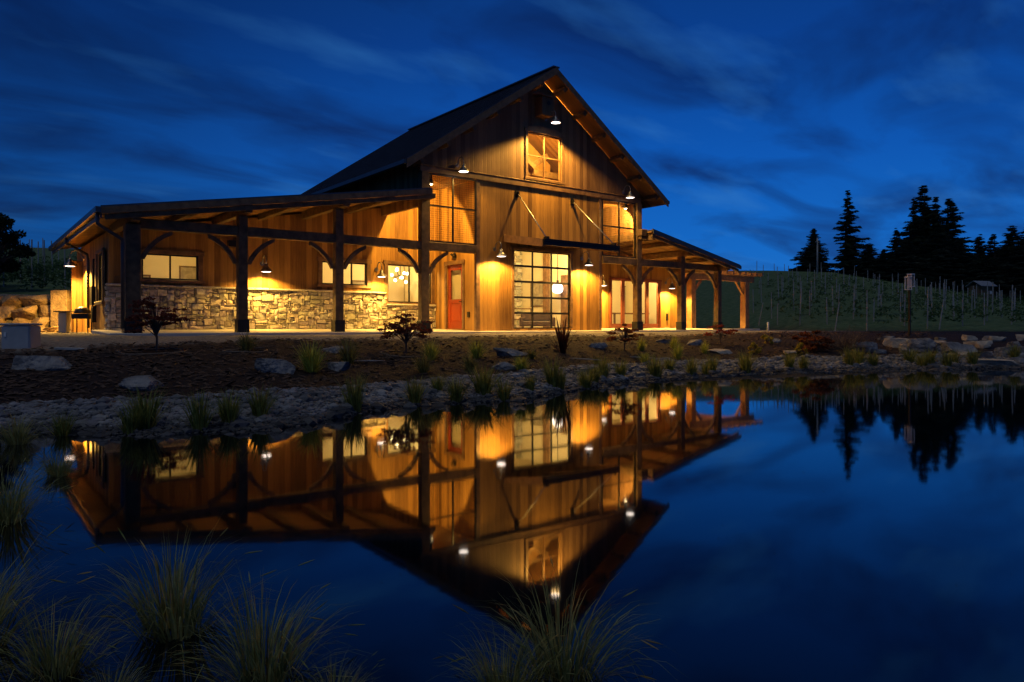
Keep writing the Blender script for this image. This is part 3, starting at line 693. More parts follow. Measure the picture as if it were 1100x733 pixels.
# red door on the bay's left wall
def bxx(mb, ya, yb, xa, xb, za, zb): mb.box((min(xa, xb), ya, za), (max(xa, xb), yb, zb))
p = BP(); y0, y1, z0, z1 = DR
for a, c, za, zb in ((y0, y0 + .17, z0, z1), (y1 - .17, y1, z0, z1), (y0 + .17, y1 - .17, z1 - .2, z1), (y0 + .17, y1 - .17, z0, z0 + .22), (y0 + .17, y1 - .17, z0 + .95, z0 + 1.10)): bxx(p, a, c, BL + .04, BL + .09, za, zb)
for a, c, za, zb in ((y0 + .17, y1 - .17, z0 + .22, z0 + .95),): bxx(p, a, c, BL + .06, BL + .08, za, zb)
for a, c, za, zb in ((y0 + .24, y1 - .24, z0 + .30, z0 + .87),): bxx(p, a, c, BL + .045, BL + .0599, za, zb)
od = p.build('red_door', M['red'], bevel=.006)
p = BP(); bxx(p, y0 + .16, y1 - .16, BL + .062, BL + .068, z0 + 1.09, z1 - .19); p.build('pane', M['glass'], od)
p = BP(); p.tube([(BL + .04, y0 + .09, z0 + 1.0), (BL - .03, y0 + .09, z0 + 1.0), (BL - .03, y0 + .2, z0 + 1.0)], .014, 6); p.box((BL + .03, y0 + .06, z0 + .86), (BL + .0395, y0 + .12, z0 + 1.12)); p.build('handle', M['steel'], od)
p = BP()
bxx(p, y0 - .13, y0, BL - .04, BL - .001, ZS, z1); bxx(p, y1, y1 + .13, BL - .04, BL - .001, ZS, z1); bxx(p, y0 - .16, y1 + .16, BL - .05, BL - .001, z1, z1 + .15)
p.build('door_casing', M['trim'], od, bevel=.006)
# steel and timber awning over the glazed door
XA0, XA1 = -.32, 3.30
p = BP(); p.prism_y([(XA0, 0), (XA1, 0), (XA1, .1), (XA0, .1)], -2.2, -.002)
aw = BP()
def slab_y(mb, x0, x1, ya, za, yb, zb, t):
    mb.add([(x0,ya,za),(x1,ya,za),(x1,yb,zb),(x0,yb,zb),(x0,ya,za-t),(x1,ya,za-t),(x1,yb,zb-t),(x0,yb,zb-t)], [(0,1,2,3),(7,6,5,4),(0,4,5,1),(1,5,6,2),(2,6,7,3),(3,7,4,0)])
slab_y(aw, XA0, XA1, -.002, 4.58, -2.2, 4.22, .05)
awn = aw.build('awning', M['roof'])
q = BP()
for x in (XA0 + .03, (XA0 + XA1) / 2 - .06, XA1 - .15): slab_y(q, x, x + .12, -.004, 4.525, -2.18, 4.167, .17)
q.build('awning_joist', M['trim'], awn, bevel=.008)
for x in (XA0 - .05, XA1 + .002):
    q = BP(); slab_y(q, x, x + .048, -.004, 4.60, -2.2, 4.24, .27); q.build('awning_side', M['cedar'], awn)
q = BP(); q.box((XA0 - .03, -2.26, 4.03), (XA1 + .03, -2.202, 4.23)); q.box((XA0 - .03, -2.3, 4.18), (XA1 + .03, -2.262, 4.24)); q.build('awning_front', M['steel'], awn)
for x in (.22, 2.98):
    xe = XA0 + .22 if x < 1 else XA1 - .1
    q = BP(); q.tube([(x, -.10, 6.14), (xe + .0, -2.1, 4.30)], .022, 8); q.build('tie_rod', M['rod'], awn, smooth=True)
    q = BP(); q.box((x - .07, -.03, 6.02), (x + .07, -.001, 6.30)); q.box((x - .02, -.15, 6.06), (x + .02, -.03, 6.22)); q.box((xe - .05, -2.2, 4.235), (xe + .05, -2.0, 4.34)); q.build('rod_bracket', M['steel'], awn)
# small fittings on the walls
p = BP(); p.box((BL - .06, 1.30, 3.76), (BL - .001, 1.50, 3.86)); p.tube([(BL - .05, 1.32, 3.86), (BL - .12, 1.28, 3.93)], .045, 8); p.tube([(BL - .05, 1.48, 3.86), (BL - .12, 1.52, 3.93)], .045, 8); p.build('emergency_light', M['steel'])
p = BP(); p.box((BL - .05, .42, 1.55), (BL - .001, .54, 1.75)); p.build('outlet_box', M['steel'])
p = BP(); p.box((11.9, WY - .06, 1.5), (12.02, WY - .001, 1.85)); p.build('outlet_box', M['steel'])
pp_ = on_y(251, 262, WY - .12); p = BP(); p.box((pp_.x - .17, WY - .2, pp_.z - .1), (pp_.x + .17, WY - .001, pp_.z + .1)); p.build('wall_speaker', M['steel'])
p = BP(); p.box((XL - .14, 5.2, 1.9), (XL - .001, 5.6, 2.5)); p.box((XL - .12, 5.25, 1.35), (XL - .001, 5.55, 1.88)); p.tube([(XL - .06, 5.4, 2.5), (XL - .06, 5.4, 3.4)], .03, 8); p.build('electric_meter', M['steel'])

# birdhouse under the apex --------------------------------------------
bpos = on_y(588, 113, -.45)
bh = empty('birdhouse', (bpos.x, -.004, bpos.z - .4), 'grey wooden birdhouse with round hole under the barn gable peak', 'birdhouse')
p = MB(); p.box((-.26, -.46, 0), (.26, 0, .70)); p.build('box', M['gable'], bh, bevel=.01)
p = MB(); p.add([(-.34,-.56,.70),(.34,-.56,.70),(.34,0,.82),(-.34,0,.82),(-.34,-.56,.74),(.34,-.56,.74),(.34,0,.86),(-.34,0,.86)], [(0,3,2,1),(4,5,6,7),(0,1,5,4),(1,2,6,5),(2,3,7,6),(3,0,4,7)]); p.build('roof', M['trim'], bh)
p = MB(); p.lathe([(.001, -.004), (.085, -.004), (.085, .012), (.001, .012)], n=16); o = p.build('entrance_hole', M['steel'], bh); o.rotation_euler = (R(90), 0, 0); o.location = (.05, -.4625, .48)

# wall lamps ------------------------------------------------------------
def lamp(loc, label, group, power, axis='y', reach=.42, rise=.2, c=WARM, ang=157):
    """gooseneck barn lamp; loc is the centre of its lens; the wall lies reach behind it"""
    o = empty('wall_lamp', loc, label, 'wall lamp', group, rz={'y': 0, 'x': R(-90), 'xr': R(90)}[axis])
    p = MB(); p.lathe([(.02, .26), (.055, .25), (.07, .18), (.085, .13), (.15, .08), (.185, .02), (.19, -.01), (.18, -.01), (.175, .02), (.14, .07), (.075, .12)], n=20); p.build('shade', M['shade'], o, True)
    p = MB(); p.lathe([(.168, .004), (.13, -.008), (.06, -.016), (.001, -.018)], n=18); p.build('lens', M['lens'], o, True)
    pts = [(0, 0, .25)] + [(0, .17 - .17 * math.cos(t), .25 + rise * .6 + .17 * math.sin(t) - rise * .0) for t in [math.pi * i / 8 for i in range(0, 9)]] + [(0, .36, .25 + rise * .3), (0, reach - .02, .25 + rise * .2)]
    p = MB(); p.tube(pts, .016, 8); p.build('arm', M['shade'], o, True)
    p = MB(); p.lathe([(.001, -.012), (.075, -.012), (.075, .012), (.001, .012)], n=14); q = p.build('wall_plate', M['shade'], o); q.rotation_euler = (R(90), 0, 0); q.location = (0, reach - .014, .25 + rise * .2)
    spot('lamp_light', (0, 0, -.03), power, ang, c, .15, o, blend=.30)
    o.scale = (1.0, 1.0, 1.0)
    return o
GL = 'gooseneck lamps on the barn walls'
LP = 1000
lamp(on_y(286, 292, WY - .44), 'gooseneck lamp on the stone based wall between the first two lit windows', GL, LP * .8)
lamp(on_y(410, 297.5, WY - .44), 'gooseneck lamp beside the chandelier window on the left wing', GL, LP * .65)
lamp(on_y(538.5, 275.5, -.44), 'gooseneck lamp left of the glazed garage door under the awning', GL, LP * 1.25)
lamp(on_y(632.5, 285, -.44), 'gooseneck lamp right of the glazed garage door under the awning', GL, LP * 1.25)
lamp(on_y(648.5, 307, WY - .44), 'gooseneck lamp left of the red french doors, half hidden by the bay', GL, LP * 1.5)
lamp(on_y(722, 310, WY - .44), 'gooseneck lamp right of the red french doors under the right porch', GL, LP * 1.5)
lamp(on_y(597, 132, -.70), 'gooseneck lamp high on the gable above the small upper window', GL, LP * 3.2, rise=.12, reach=.60, ang=140)
lamp(on_y(498, 184.5, -.44), 'gooseneck lamp over the left wire screen at the foot of the gable', GL, LP * .3, ang=145)
lamp(on_y(677, 212.5, -.44), 'gooseneck lamp over the right wire screen at the foot of the gable', GL, LP * .35, ang=145)
def on_x(px, py, X):
    a = (px - XC) / F; Y = (X * CO - a * (D + X * SI)) / (SI + a * CO); w = D + X * SI + Y * CO
    return Vector((X, Y, H - (py - YH) * w / F))
lamp(on_x(75, 286, XL - .50), 'gooseneck lamp under the left eave lighting the boulder wall', GL, LP * 3.0, axis='x', ang=162)
lamp(Vector((XR + .5, 4.4, 3.25)), 'gooseneck lamp on the right end wall of the barn facing the pergola', GL, LP * 4, axis='xr')
# flood lamp under the ceiling of each open corner
for x, lb in ((PL + .42, 'small bright flood lamp behind the left wire screen beside the corner post'), (PR - .5, 'small flood lamp behind the right wire screen under the porch ceiling')):
    zf = on_y(463, 197, .1).z if x < 0 else 6.25
    o = empty('flood_lamp', (x, .22, zf), lb, 'flood lamp')
    p = MB(); p.lathe([(.001, .16), (.06, .15), (.075, .05), (.08, 0), (.07, 0), (.001, .03)], n=14); p.build('housing', M['steel'], o, True)
    p = MB(); p.lathe([(.066, -.002), (.05, -.03), (.001, -.045)], n=14); p.build('lens', M['bulb'], o, True)
    p = MB(); p.box((-.03, -.03, .155), (.03, .03, 6.499 - zf)); p.build('mount', M['steel'], o)
    spot('lamp_light', (0, .02, -.08), 1250 if x < 0 else 900, 135, WARM, .05, o, rot=(R(52), 0, 0))

# interior --------------------------------------------------------------
INT = (1.0, .68, .23)
for q, pw_ in (((-10.5, 3.2, 3.72), 95), ((-6.4, 3.2, 3.74), 110), ((-3.0, 3.2, 3.75), 280), ((8.6, 3.2, 3.62), 290), ((10.9, 3.2, 3.62), 290), ((.6, .5, 4.6), 700), ((2.6, .5, 4.6), 750)):
    point('room_light', q, pw_, INT, .12)
point('loft_light', (1.5, .45, 9.05), 2000, WARM, .15)
cp = on_y(430, 295, 4.1)
ch = empty('chandelier', (cp.x, 4.1, cp.z), 'glowing chandelier with several bulbs inside the window left of the post', 'chandelier')
p = MB(); p.tube([(0, 0, -.16), (0, 0, 3.92 - cp.z)], .015, 6); p.build('stem', M['steel'], ch)
for i in range(9):
    t = 2 * math.pi * i / 9 + .3; r = .34 if i % 2 else .22; z = (.06, -.10, .22, -.02, -.24, .14, -.14, .02, -.3)[i]
    p = MB(); p.tube([(0, 0, -.05), (r * .6 * math.cos(t), r * .6 * math.sin(t), -.1 + z * .4), (r * math.cos(t), r * math.sin(t), z - .06)], .012, 5); p.build('arm', M['steel'], ch)
    p = MB(); p.lathe([(.001, -.06), (.045, -.045), (.062, 0), (.045, .05), (.001, .065)], (r * math.cos(t), r * math.sin(t), z), 10); p.build('bulb', M['bulb'], ch, True)
cp = on_y(599, 311, 2.0)
pl = empty('pendant_lamp', (cp.x, 2.0, cp.z), 'large white dome pendant lamp hanging behind the glazed garage door', 'pendant lamp')
p = MB(); p.lathe([(.001, .30), (.08, .285), (.16, .23), (.215, .14), (.235, .02), (.215, -.09), (.14, -.16), (.001, -.18)], n=24); p.build('lamp_shade', M['globe'], pl, True)
p = MB(); p.tube([(0, 0, .29), (0, 0, 4.895 - cp.z)], .014, 6); p.lathe([(.05, .29), (.05, .38), (.001, .40)], n=10); p.build('cord', M['steel'], pl)
cp = on_y(458, 310, 4.6)
# room partition details behind the glazed door
RWX = BR - .2
yy = on_x(589, 320, RWX).y
p = BP(); p.box((RWX - .22, yy - .11, ZS + .02), (RWX - .002, yy + .11, 4.89)); p.build('interior_post', M['trim'])
yy = on_x(561, 320, RWX).y
b_ = BP(); b_.cur = (1, 1, 1); veneer(b_, 'y', yy, 5.18, ZS + .02, 4.88, RWX - .35, -1, 21); veneer(b_, 'x', RWX - .36, RWX, ZS + .02, 4.88, yy + .02, -1, 22); b_.build('chimney_breast', M['stone'])
b_ = BP(); b_.box((RWX - .34, yy + .03, ZS + .02), (RWX - .001, 5.18, 4.89)); b_.build('mortar_bed', M['mortar'])
yy = on_x(609, 330, RWX).y
p = BP(); p.box((RWX - .05, yy - .5, ZS + .02), (RWX - .002, yy + .35, ZS + 2.3)); p.build('interior_door', M['trim'])
def picture(loc, w, h, label, rz=0):
    o = empty('wall_picture', loc, label, 'picture', rz=rz)
    p = MB(); t = .05
    p.box((-w/2, -.04, 0), (w/2, 0, t)); p.box((-w/2, -.04, h - t), (w/2, 0, h)); p.box((-w/2, -.04, t), (-w/2 + t, 0, h - t)); p.box((w/2 - t, -.04, t), (w/2, 0, h - t)); p.build('frame', M['timber'], o)
    p = MB(); p.box((-w/2 + t, -.02, t), (w/2 - t, -.005, h - t)); p.build('canvas', M['art'], o)
q = on_x(578, 325, RWX); picture((RWX - .002, q.y, 2.1), 1.0, 1.15, 'framed brown picture on the wall behind the glazed garage door', R(-90))
q = on_y(676, 325, 6.198); picture((q.x, 6.198, 1.9), .9, 1.5, 'tall framed picture seen through the red french doors')
q = on_y(386, 300, 5.298); picture((q.x, 5.298, 2.45), .7, .6, 'framed picture seen through the window behind the third porch post')
q = on_y(155, 298, 5.298); picture((q.x, 5.298, 2.55), .38, .4, 'small dark framed picture low in the left half of the leftmost front window')
q = on_y(204, 296, 5.298); picture((q.x, 5.298, 2.55), .7, .75, 'larger framed picture low in the right half of the leftmost front window')
q = on_y(577, 350, 2.3)
sf = empty('sofa', (q.x, 2.3, ZS + .012), 'brown leather sofa inside behind the glazed garage door', 'sofa', rz=R(-35)); sf.scale = (.75, .75, .75)
p = MB(); p.box((-.9, -.4, .12), (.9, .4, .42)); p.build('seat', M['leather'], sf, bevel=.05); p = MB(); p.box((-.9, .25, .42), (.9, .42, .86)); p.build('backrest', M['leather'], sf, bevel=.06)
for s in (-1, 1): p = MB(); p.box((s * .9 - .1, -.42, .1), (s * .9 + .1, .4, .62)); p.build('armrest', M['leather'], sf, bevel=.05)
for s in (-1, 1):
    for t in (-1, 1): p = MB(); p.box((s * .8 - .03, t * .33 - .03, 0), (s * .8 + .03, t * .33 + .03, .12)); p.build('leg', M['timber'], sf)
q = on_y(557, 345, 3.2)
sh = empty('console_table', (q.x, 3.2, ZS + .012), 'dark console table with a shelf inside behind the left panes of the garage door', 'table', rz=R(-35))
for z in (.35, .82): p = MB(); p.box((-.6, -.2, z), (.6, .2, z + .05)); p.build('tabletop' if z > .5 else 'shelf', M['timber'], sh, bevel=.006)
for s in (-1, 1):
    for t in (-1, 1): p = MB(); p.box((s * .55 - .03, t * .16 - .03, 0), (s * .55 + .03, t * .16 + .03, .82)); p.build('leg', M['timber'], sh)
q = on_y(672, 345, 4.4)
tb = empty('dining_table', (q.x, 4.4, ZS + .014), 'long wooden table inside behind the red french doors', 'table')
p = MB(); p.box((-1.3, -.45, .70), (1.3, .45, .76)); p.build('tabletop', M['timber'], tb, bevel=.008)
for s in (-1, 1):
    for t in (-1, 1): p = MB(); p.box((s * 1.15 - .04, t * .35 - .04, 0), (s * 1.15 + .04, t * .35 + .04, .70)); p.build('leg', M['timber'], tb)

# pergola right of the porch ---------------------------------------------
pg = empty('pergola', (15.0, 4.8, 1.10), 'open timber pergola beyond the right end of the porch', 'pergola')
class PG(MB):
    def build(s, name, m, parent=None, smooth=False, bevel=0):
        o = MB.build(s, name, m, None, smooth, bevel); o.parent = pg; o.matrix_parent_inverse = Matrix.Translation((-15.0, -4.8, -1.10)); return o
PGY = 2.3
pxr = on_y(800, 340, PGY).x
for x in (13.25, pxr):
    for y in (PGY, 7.6):
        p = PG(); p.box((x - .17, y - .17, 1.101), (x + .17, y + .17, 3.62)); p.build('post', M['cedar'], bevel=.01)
for y in (PGY, 7.6):
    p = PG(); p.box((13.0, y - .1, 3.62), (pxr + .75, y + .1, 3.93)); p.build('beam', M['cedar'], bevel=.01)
x = 13.15
while x < pxr + .75:
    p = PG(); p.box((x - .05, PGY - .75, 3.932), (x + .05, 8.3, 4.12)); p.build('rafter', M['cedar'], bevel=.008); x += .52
for x, sg in ((13.25, 1), (pxr, -1)):
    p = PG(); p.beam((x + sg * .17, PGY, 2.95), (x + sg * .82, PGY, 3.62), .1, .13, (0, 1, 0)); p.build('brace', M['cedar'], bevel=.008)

# ------------------------------------------------------------------ rocks
def rock_bm(seed, sx, sy, sz, cuts=11, sub=4, rough=.07):
    rnd = random.Random(seed); bm = bmesh.new(); bmesh.ops.create_icosphere(bm, subdivisions=sub, radius=1)
    pl_ = []
    for _ in range(cuts):
        n = Vector((rnd.gauss(0, 1), rnd.gauss(0, 1), rnd.gauss(0, .8))).normalized(); pl_.append((n, rnd.uniform(.42, .8)))
    pl_.append((Vector((rnd.uniform(-.15, .15), rnd.uniform(-.15, .15), 1)).normalized(), rnd.uniform(.45, .65)))
    off = Vector((rnd.uniform(0, 50), rnd.uniform(0, 50), 0))
    for v in bm.verts:
        p = v.co.copy()
        for n, d in pl_:
            k = p.dot(n) - d
            if k > 0: p -= n * k
        p += p.normalized() * (rough * noise.noise(p * 2.2 + off) + rough * .6 * noise.noise(p * 5.5 + off) + rough * .35 * noise.noise(p * 13 + off))
        v.co = Vector((p.x * sx, p.y * sy, p.z * sz))
    return bm
def bm_obj(name, bm, m, parent=None, smooth=False):
    me = bpy.data.meshes.new(name); bm.to_mesh(me); bm.free(); me.materials.append(m)
    if smooth:
        for p in me.polygons: p.use_smooth = True
    o = bpy.data.objects.new(name, me); col.objects.link(o)
    if parent: o.parent = parent
    return o
ROCKS = [  # px centre, base y, width px, height px, material, label
 (42, 397, 70, 23, 'rock', 'long flat grey boulder below the grey utility box on the left bank'),
 (151, 418, 70, 20, 'rock', 'low grey boulder at the top of the gravel below the leftmost maple'),
 (294, 400, 46, 22, 'rock', 'wedge shaped grey boulder left of the bright tufted grass'),
 (362, 398, 34, 17, 'rock', 'grey boulder tucked right behind the bright tufted grass'),
 (362, 380, 46, 13, 'rock', 'flat grey boulder behind the dark round grass, farther up the bank'),
 (431, 419, 24, 11, 'rock', 'small bluish boulder in the gravel near the waterline'),
 (546, 383, 44, 13, 'rock', 'flat boulder below the glazed garage door, the upper of two'),
 (540, 398, 36, 13, 'rock', 'flat boulder at the gravel edge below the other flat boulder'),
 (641, 374, 22, 9, 'rock', 'small dark boulder right of the spiky bronze flax'),
 (713, 369, 20, 6, 'rock', 'low thin rock left of the rounded boulder below the right porch'),
 (746, 371, 24, 10, 'rock', 'rounded dark boulder below the right porch post'),
 (769, 380, 32, 7, 'tanrock', 'flat pale slab of rock beside a small lime grass tuft'),
 (712, 389, 26, 7, 'rock', 'low rock at the gravel edge below two lime grass tufts'),
 (832, 368, 18, 7, 'rock', 'small rock behind the round gold shrub on the bank'),
 (849, 381, 24, 7, 'tanrock', 'flat pale rock left of the gold shrub beside the rust bush'),
 (929, 379, 34, 18, 'rock', 'rough upright boulder right of the dry brush'),
 (966, 374, 30, 17, 'tanrock', 'tan block at the left end of the stacked boulders under the lantern post'),
 (990, 378, 46, 20, 'rock', 'long grey boulder just right of the tan block under the lantern post'),
 (1024, 380, 44, 19, 'rock', 'sloping grey boulder in the middle of the stacked boulder row'),
 (1055, 386, 42, 13, 'rock', 'flat slab lowest in the stacked boulder row'),
 (1050, 374, 36, 13, 'tanrock', 'thin tan slab lying over the flat slab of the boulder row'),
 (1078, 384, 30, 19, 'rock', 'upright blocky boulder near the right end of the boulder row'),
 (1102, 382, 30, 16, 'rock', 'boulder at the far right edge of the picture'),
 (1072, 367, 18, 10, 'tanrock', 'small tan block crowning the upright blocky boulder'),
 (1042, 366, 20, 9, 'tanrock', 'small flat stone on top of the boulder row'),
 (1098, 366, 16, 10, 'tanrock', 'small square tan block at the far right end of the bank'),
 (1000, 387, 34, 9, 'rock', 'thin flat rock in front of the boulder row'),
 (1070, 394, 50, 13, 'tanrock', 'broad low boulder at the waterline on the far right'),
 (952, 366, 18, 7, 'rock', 'small low rock between the rough upright boulder and the tan block'),
 (946, 380, 22, 8, 'rock', 'half sunk grey rock on the gravel left of the boulder row'),
 (974, 381, 24, 9, 'rock', 'grey rock at the foot of the tan block'),
 (1008, 371, 20, 8, 'tanrock', 'tan rock bridging the long grey boulder and the sloping one'),
 (1034, 384, 22, 9, 'tanrock', 'small tan rock at the foot of the sloping boulder'),
 (1090, 373, 20, 10, 'rock', 'grey rock between the upright blocky boulder and the right picture edge'),
 (1062, 366, 14, 7, 'rock', 'small grey rock left of the crowning tan block'),
 (1096, 390, 26, 10, 'rock', 'grey rock at the waterline in the far right corner of the shore'),
 (1012, 366, 14, 6, 'rock', 'small grey stone wedged behind the boulder row'),
]
for i, (px, by, wd, hh, m, lb) in enumerate(ROCKS):
    p, w = hit(px, by); k = w / F; sx = wd * k / 2; sz = hh * k * .62
    bm = rock_bm(100 + i, sx * 1.15, max(sx * .62, .2), sz * 1.3)
    o = bm_obj('boulder', bm, M[m]); yaw = -TH + random.Random(i).uniform(-.25, .25)
    dpt = max(sx * .5, .15); q = pw(px, w + dpt * .7); o.location = (q.x, q.y, p.z + sz * .22); o.rotation_euler = (0, 0, yaw)
    tag(o, lb, 'boulder', 'boulders on the bank')

# shoreline pebbles (one mass)
def pebbles():
    rnd = random.Random(11); mb = MB(); mb.cur = (1, 1, 1)
    ico = bmesh.new(); bmesh.ops.create_icosphere(ico, subdivisions=1, radius=1); iv = [v.co.copy() for v in ico.verts]; ifc = [tuple(v.index for v in f.verts) for f in ico.faces]; ico.free()
    n = 0
    while n < 34000:
        px = rnd.uniform(-60, 1180); ws, wg = zone_g(px)
        w = rnd.uniform(ws - .25, wg + .35)
        if rnd.random() > (w / 20) * .75 + .25: continue
        z = gz(px, w); r = (rnd.choice((.013, .016, .02, .026, .042)) if rnd.random() < .985 else rnd.uniform(.06, .10)) * rnd.uniform(.7, 1.3) * (1 + .014 * w)
        p = pw(px, w, z + r * .12); sc_ = (rnd.uniform(.8, 1.5), rnd.uniform(.7, 1.1), rnd.uniform(.45, .8)); a = rnd.uniform(0, 6.28); ca, sa = math.cos(a), math.sin(a)
        t = rnd.uniform(.5, 1.3) * (.35 if z < .05 else 1); mb.cur = (t, t * rnd.uniform(.97, 1.02), t * rnd.uniform(.93, 1.06))
        vs = []
        for v in iv:
            q = v * (1 + .22 * (rnd.random() - .5)); x, y = q.x * sc_[0] * r, q.y * sc_[1] * r
            vs.append((p.x + x * ca - y * sa, p.y + x * sa + y * ca, p.z + q.z * sc_[2] * r))
        mb.add(vs, ifc); n += 1
    o = mb.build('shore_gravel', M['pebble']); tag(o, 'grey pebble gravel strip along the waterline', 'gravel', None, 'stuff')
pebbles()
def chips():
    rnd = random.Random(12); mb = MB()
    n = 0
    while n < 5200:
        px = rnd.uniform(-30, 1000); ws, wg = zone_g(px); w = rnd.uniform(wg, wg + 9)
        p = pw(px, w)
        if p.y > -4.4: continue
        z = gz(px, w); l, b2 = rnd.uniform(.03, .09), rnd.uniform(.012, .03); a = rnd.uniform(0, 6.28); d = Vector((math.cos(a), math.sin(a), rnd.uniform(-.35, .35))); s = Vector((-d.y, d.x, rnd.uniform(-.3, .3)))
        c = Vector((p.x, p.y, z + .012)); n += 1
        mb.add([c - d*l - s*b2, c + d*l - s*b2, c + d*l + s*b2, c - d*l + s*b2, c + Vector((0, 0, .018))], [(0,1,4),(1,2,4),(2,3,4),(3,0,4)])
    o = mb.build('bark_mulch', M['chip']); tag(o, 'dark brown bark mulch covering the planted bank', 'mulch', None, 'stuff')
chips()

# retaining wall at the left --------------------------------------------
rw, w_ = hit(30, 352.5, 24); w_ = 27.0
q = pw(40, w_)
rwall = empty('retaining_wall', (q.x, q.y, gz(40, w_)), 'dry stacked boulder retaining wall lit orange left of the barn', 'retaining wall', None, -TH)
rnd = random.Random(77); u0 = (40 - XC) / F * w_; row_z = 0
for r_i, (hh, n) in enumerate(((.56, 7), (.52, 6), (.46, 7))):
    x = (-70 - XC) / F * w_ - u0 + rnd.uniform(-.2, .1)
    xe = (60 - XC) / F * w_ - u0
    while x < xe:
        wd = rnd.uniform(.55, 1.15); o = bm_obj('boulder', rock_bm(rnd.randint(0, 9999), wd * .72, .5, hh * .82, 10, 3), M['ochre'], rwall)
        o.location = (x + wd / 2, rnd.uniform(-.05, .1) + r_i * .10, row_z + hh * .5); x += wd * .98
    row_z += hh * .92
p = MB(); a = (60 - XC) / F * w_ - u0; c = (78 - XC) / F * w_ - u0; p.box((a, -.35, 0), (c, .4, 1.58)); p.build('concrete_block', M['ochre'], rwall, bevel=.03)
FALL = [(6, 351, 22, 12), (22, 352, 20, 9), (38, 351, 24, 13), (52, 352, 22, 9), (64, 351, 18, 10), (30, 346, 26, 12), (12, 343, 24, 12), (58, 345, 18, 8)]
for i, (px, by, wd, hh) in enumerate(FALL):
    w = 25.2 + i % 3 * .4; k = w / F; o = bm_obj('boulder', rock_bm(900 + i, wd * k * .55, .35, hh * k * .62, 10), M['ochre']); q = pw(px, w); zb = gz(px, w)
    o.location = (q.x, q.y, zb + hh * k * .35 + (.0 if by > 348 else .0)); o.rotation_euler = (0, 0, i * 1.3)
    tag(o, 'loose tan boulder heaped before the orange lit retaining wall', 'boulder', 'loose boulders before the retaining wall')

# things by the left end of the barn --------------------------------------
p, w = hit(23, 374); k = w / F
ub = empty('utility_box', p, 'pale grey square utility box on the left bank above a flat boulder', 'utility box', None, -TH + .1)
s = 29 * k / 2; m_ = MB(); m_.box((-s, -s * .8, -.05), (s, s * .8, 24 * k)); m_.build('body', M['box'], ub, bevel=.03)
m_ = MB(); m_.box((-s - .02, -s * .8 - .02, 24 * k + .001), (s + .02, s * .8 + .02, 26.5 * k)); m_.build('lid', M['box'], ub, bevel=.02)
m_ = MB(); m_.box((-s * .75, -s * .8 - .012, 12 * k), (-s * .6, -s * .8 - .001, 17 * k)); m_.build('latch', M['white'], ub)
gp = pw(87, 23.6); gr = empty('barbecue_grill', (gp.x, gp.y, gxy(gp.x, gp.y)), 'black barbecue grill with side shelf beside the left end wall of the barn', 'grill', None, -TH + .2)
m_ = MB(); m_.box((-.22, -.2, .45), (.30, .2, .62)); m_.build('firebox', M['steel'], gr, bevel=.02)
m_ = MB(); m_.lathe([(.001, .22), (.12, .2), (.22, .12), (.26, 0)], (.04, 0, .63), 14); m_.build('lid', M['steel'], gr, True)
m_ = MB(); m_.box((-.75, -.2, .66), (-.24, .2, .70)); m_.build('shelf', M['steel'], gr, bevel=.006)
m_ = MB(); m_.box((-.62, -.15, 0), (-.38, .15, .655)); m_.build('cabinet', M['box'], gr, bevel=.01)
for x in (-.18, .26):
    for y in (-.16, .16): m_ = MB(); m_.tube([(x, y, .45), (x, y, 0)], .018, 6); m_.build('leg', M['steel'], gr)
p, w = hit(76, 377); k = w / F; m_ = MB(); m_.box((-.28, -.07, -.02), (.28, .07, .03)); o = m_.build('plank', M['stake'], bevel=.008); o.location = (p + Vector((0, 0, .03))); o.rotation_euler = (0, .03, -TH); tag(o, 'pale plank lying on the bank right of the utility box', 'plank')

# ------------------------------------------------------------------ grasses
def blades(seed, n, h, spread, droop, wd, base=.12, heads=0):
    rnd = random.Random(seed); mb = MB()
    for i in range(n):
        a = rnd.uniform(0, 6.283); lean = abs(rnd.gauss(0, spread)); L = h * rnd.uniform(.55, 1.08); r0 = base * math.sqrt(rnd.random()); d = Vector((math.cos(a), math.sin(a), 0)); sd = Vector((-d.y, d.x, 0))
        tw = rnd.uniform(-.5, .5); sd = (sd + d * tw).normalized()
        p = Vector((r0 * math.cos(a + .3), r0 * math.sin(a + .3), -.03)); ang = lean; seg = 5; ww = wd * rnd.uniform(.55, 1.4); vs = []; kink = rnd.randint(2, 4) if rnd.random() < .13 else -1; t = rnd.uniform(.55, 1.35); mb.cur = (t * 1.15, t * .85, t * .75) if rnd.random() < .18 else (t, t, t); dr = droop * rnd.uniform(.4, 1.5)
        for k in range(seg + 1):
            f = 1 - (k / seg) ** 1.6
            if k < seg: vs += [p - sd * ww * f * .5, p + sd * ww * f * .5]
            else: vs.append(p.copy())
            p = p + (d * math.sin(ang) + Vector((0, 0, math.cos(ang)))) * L / seg
            ang += dr * (.25 + 1.3 * k / seg) / seg * 1.5 + (rnd.uniform(.7, 1.4) if k == kink else 0)
        mb.add(vs, [(2*k, 2*k+1, 2*k+3, 2*k+2) for k in range(seg - 1)] + [(2*seg-2, 2*seg-1, 2*seg)])
        if heads and rnd.random() < heads:
            q = vs[-1]; t = (vs[-1] - vs[-3]).normalized(); mb.tube([q - t * .05, q, q + t * .05, q + t * .1], [.002, .006, .005, .001], 5)
    return mb
def mesh_of(mb, name, m):
    o = mb.build(name, m); me = o.data; bpy.data.objects.remove(o); return me
SEDGE = [mesh_of(blades(s, 170, 1, .24, .6, .026, .15), 'sedge_tuft', M['sedge']) for s in range(5)]
TANG = [mesh_of(blades(20 + s, 260, 1, .6, 1.0, .03, .14), 'fountain_grass', M['tan_grass']) for s in range(3)]
LIME = [mesh_of(blades(40 + s, 240, 1, .55, .9, .036, .16), 'lime_grass', M['lime']) for s in range(3)]
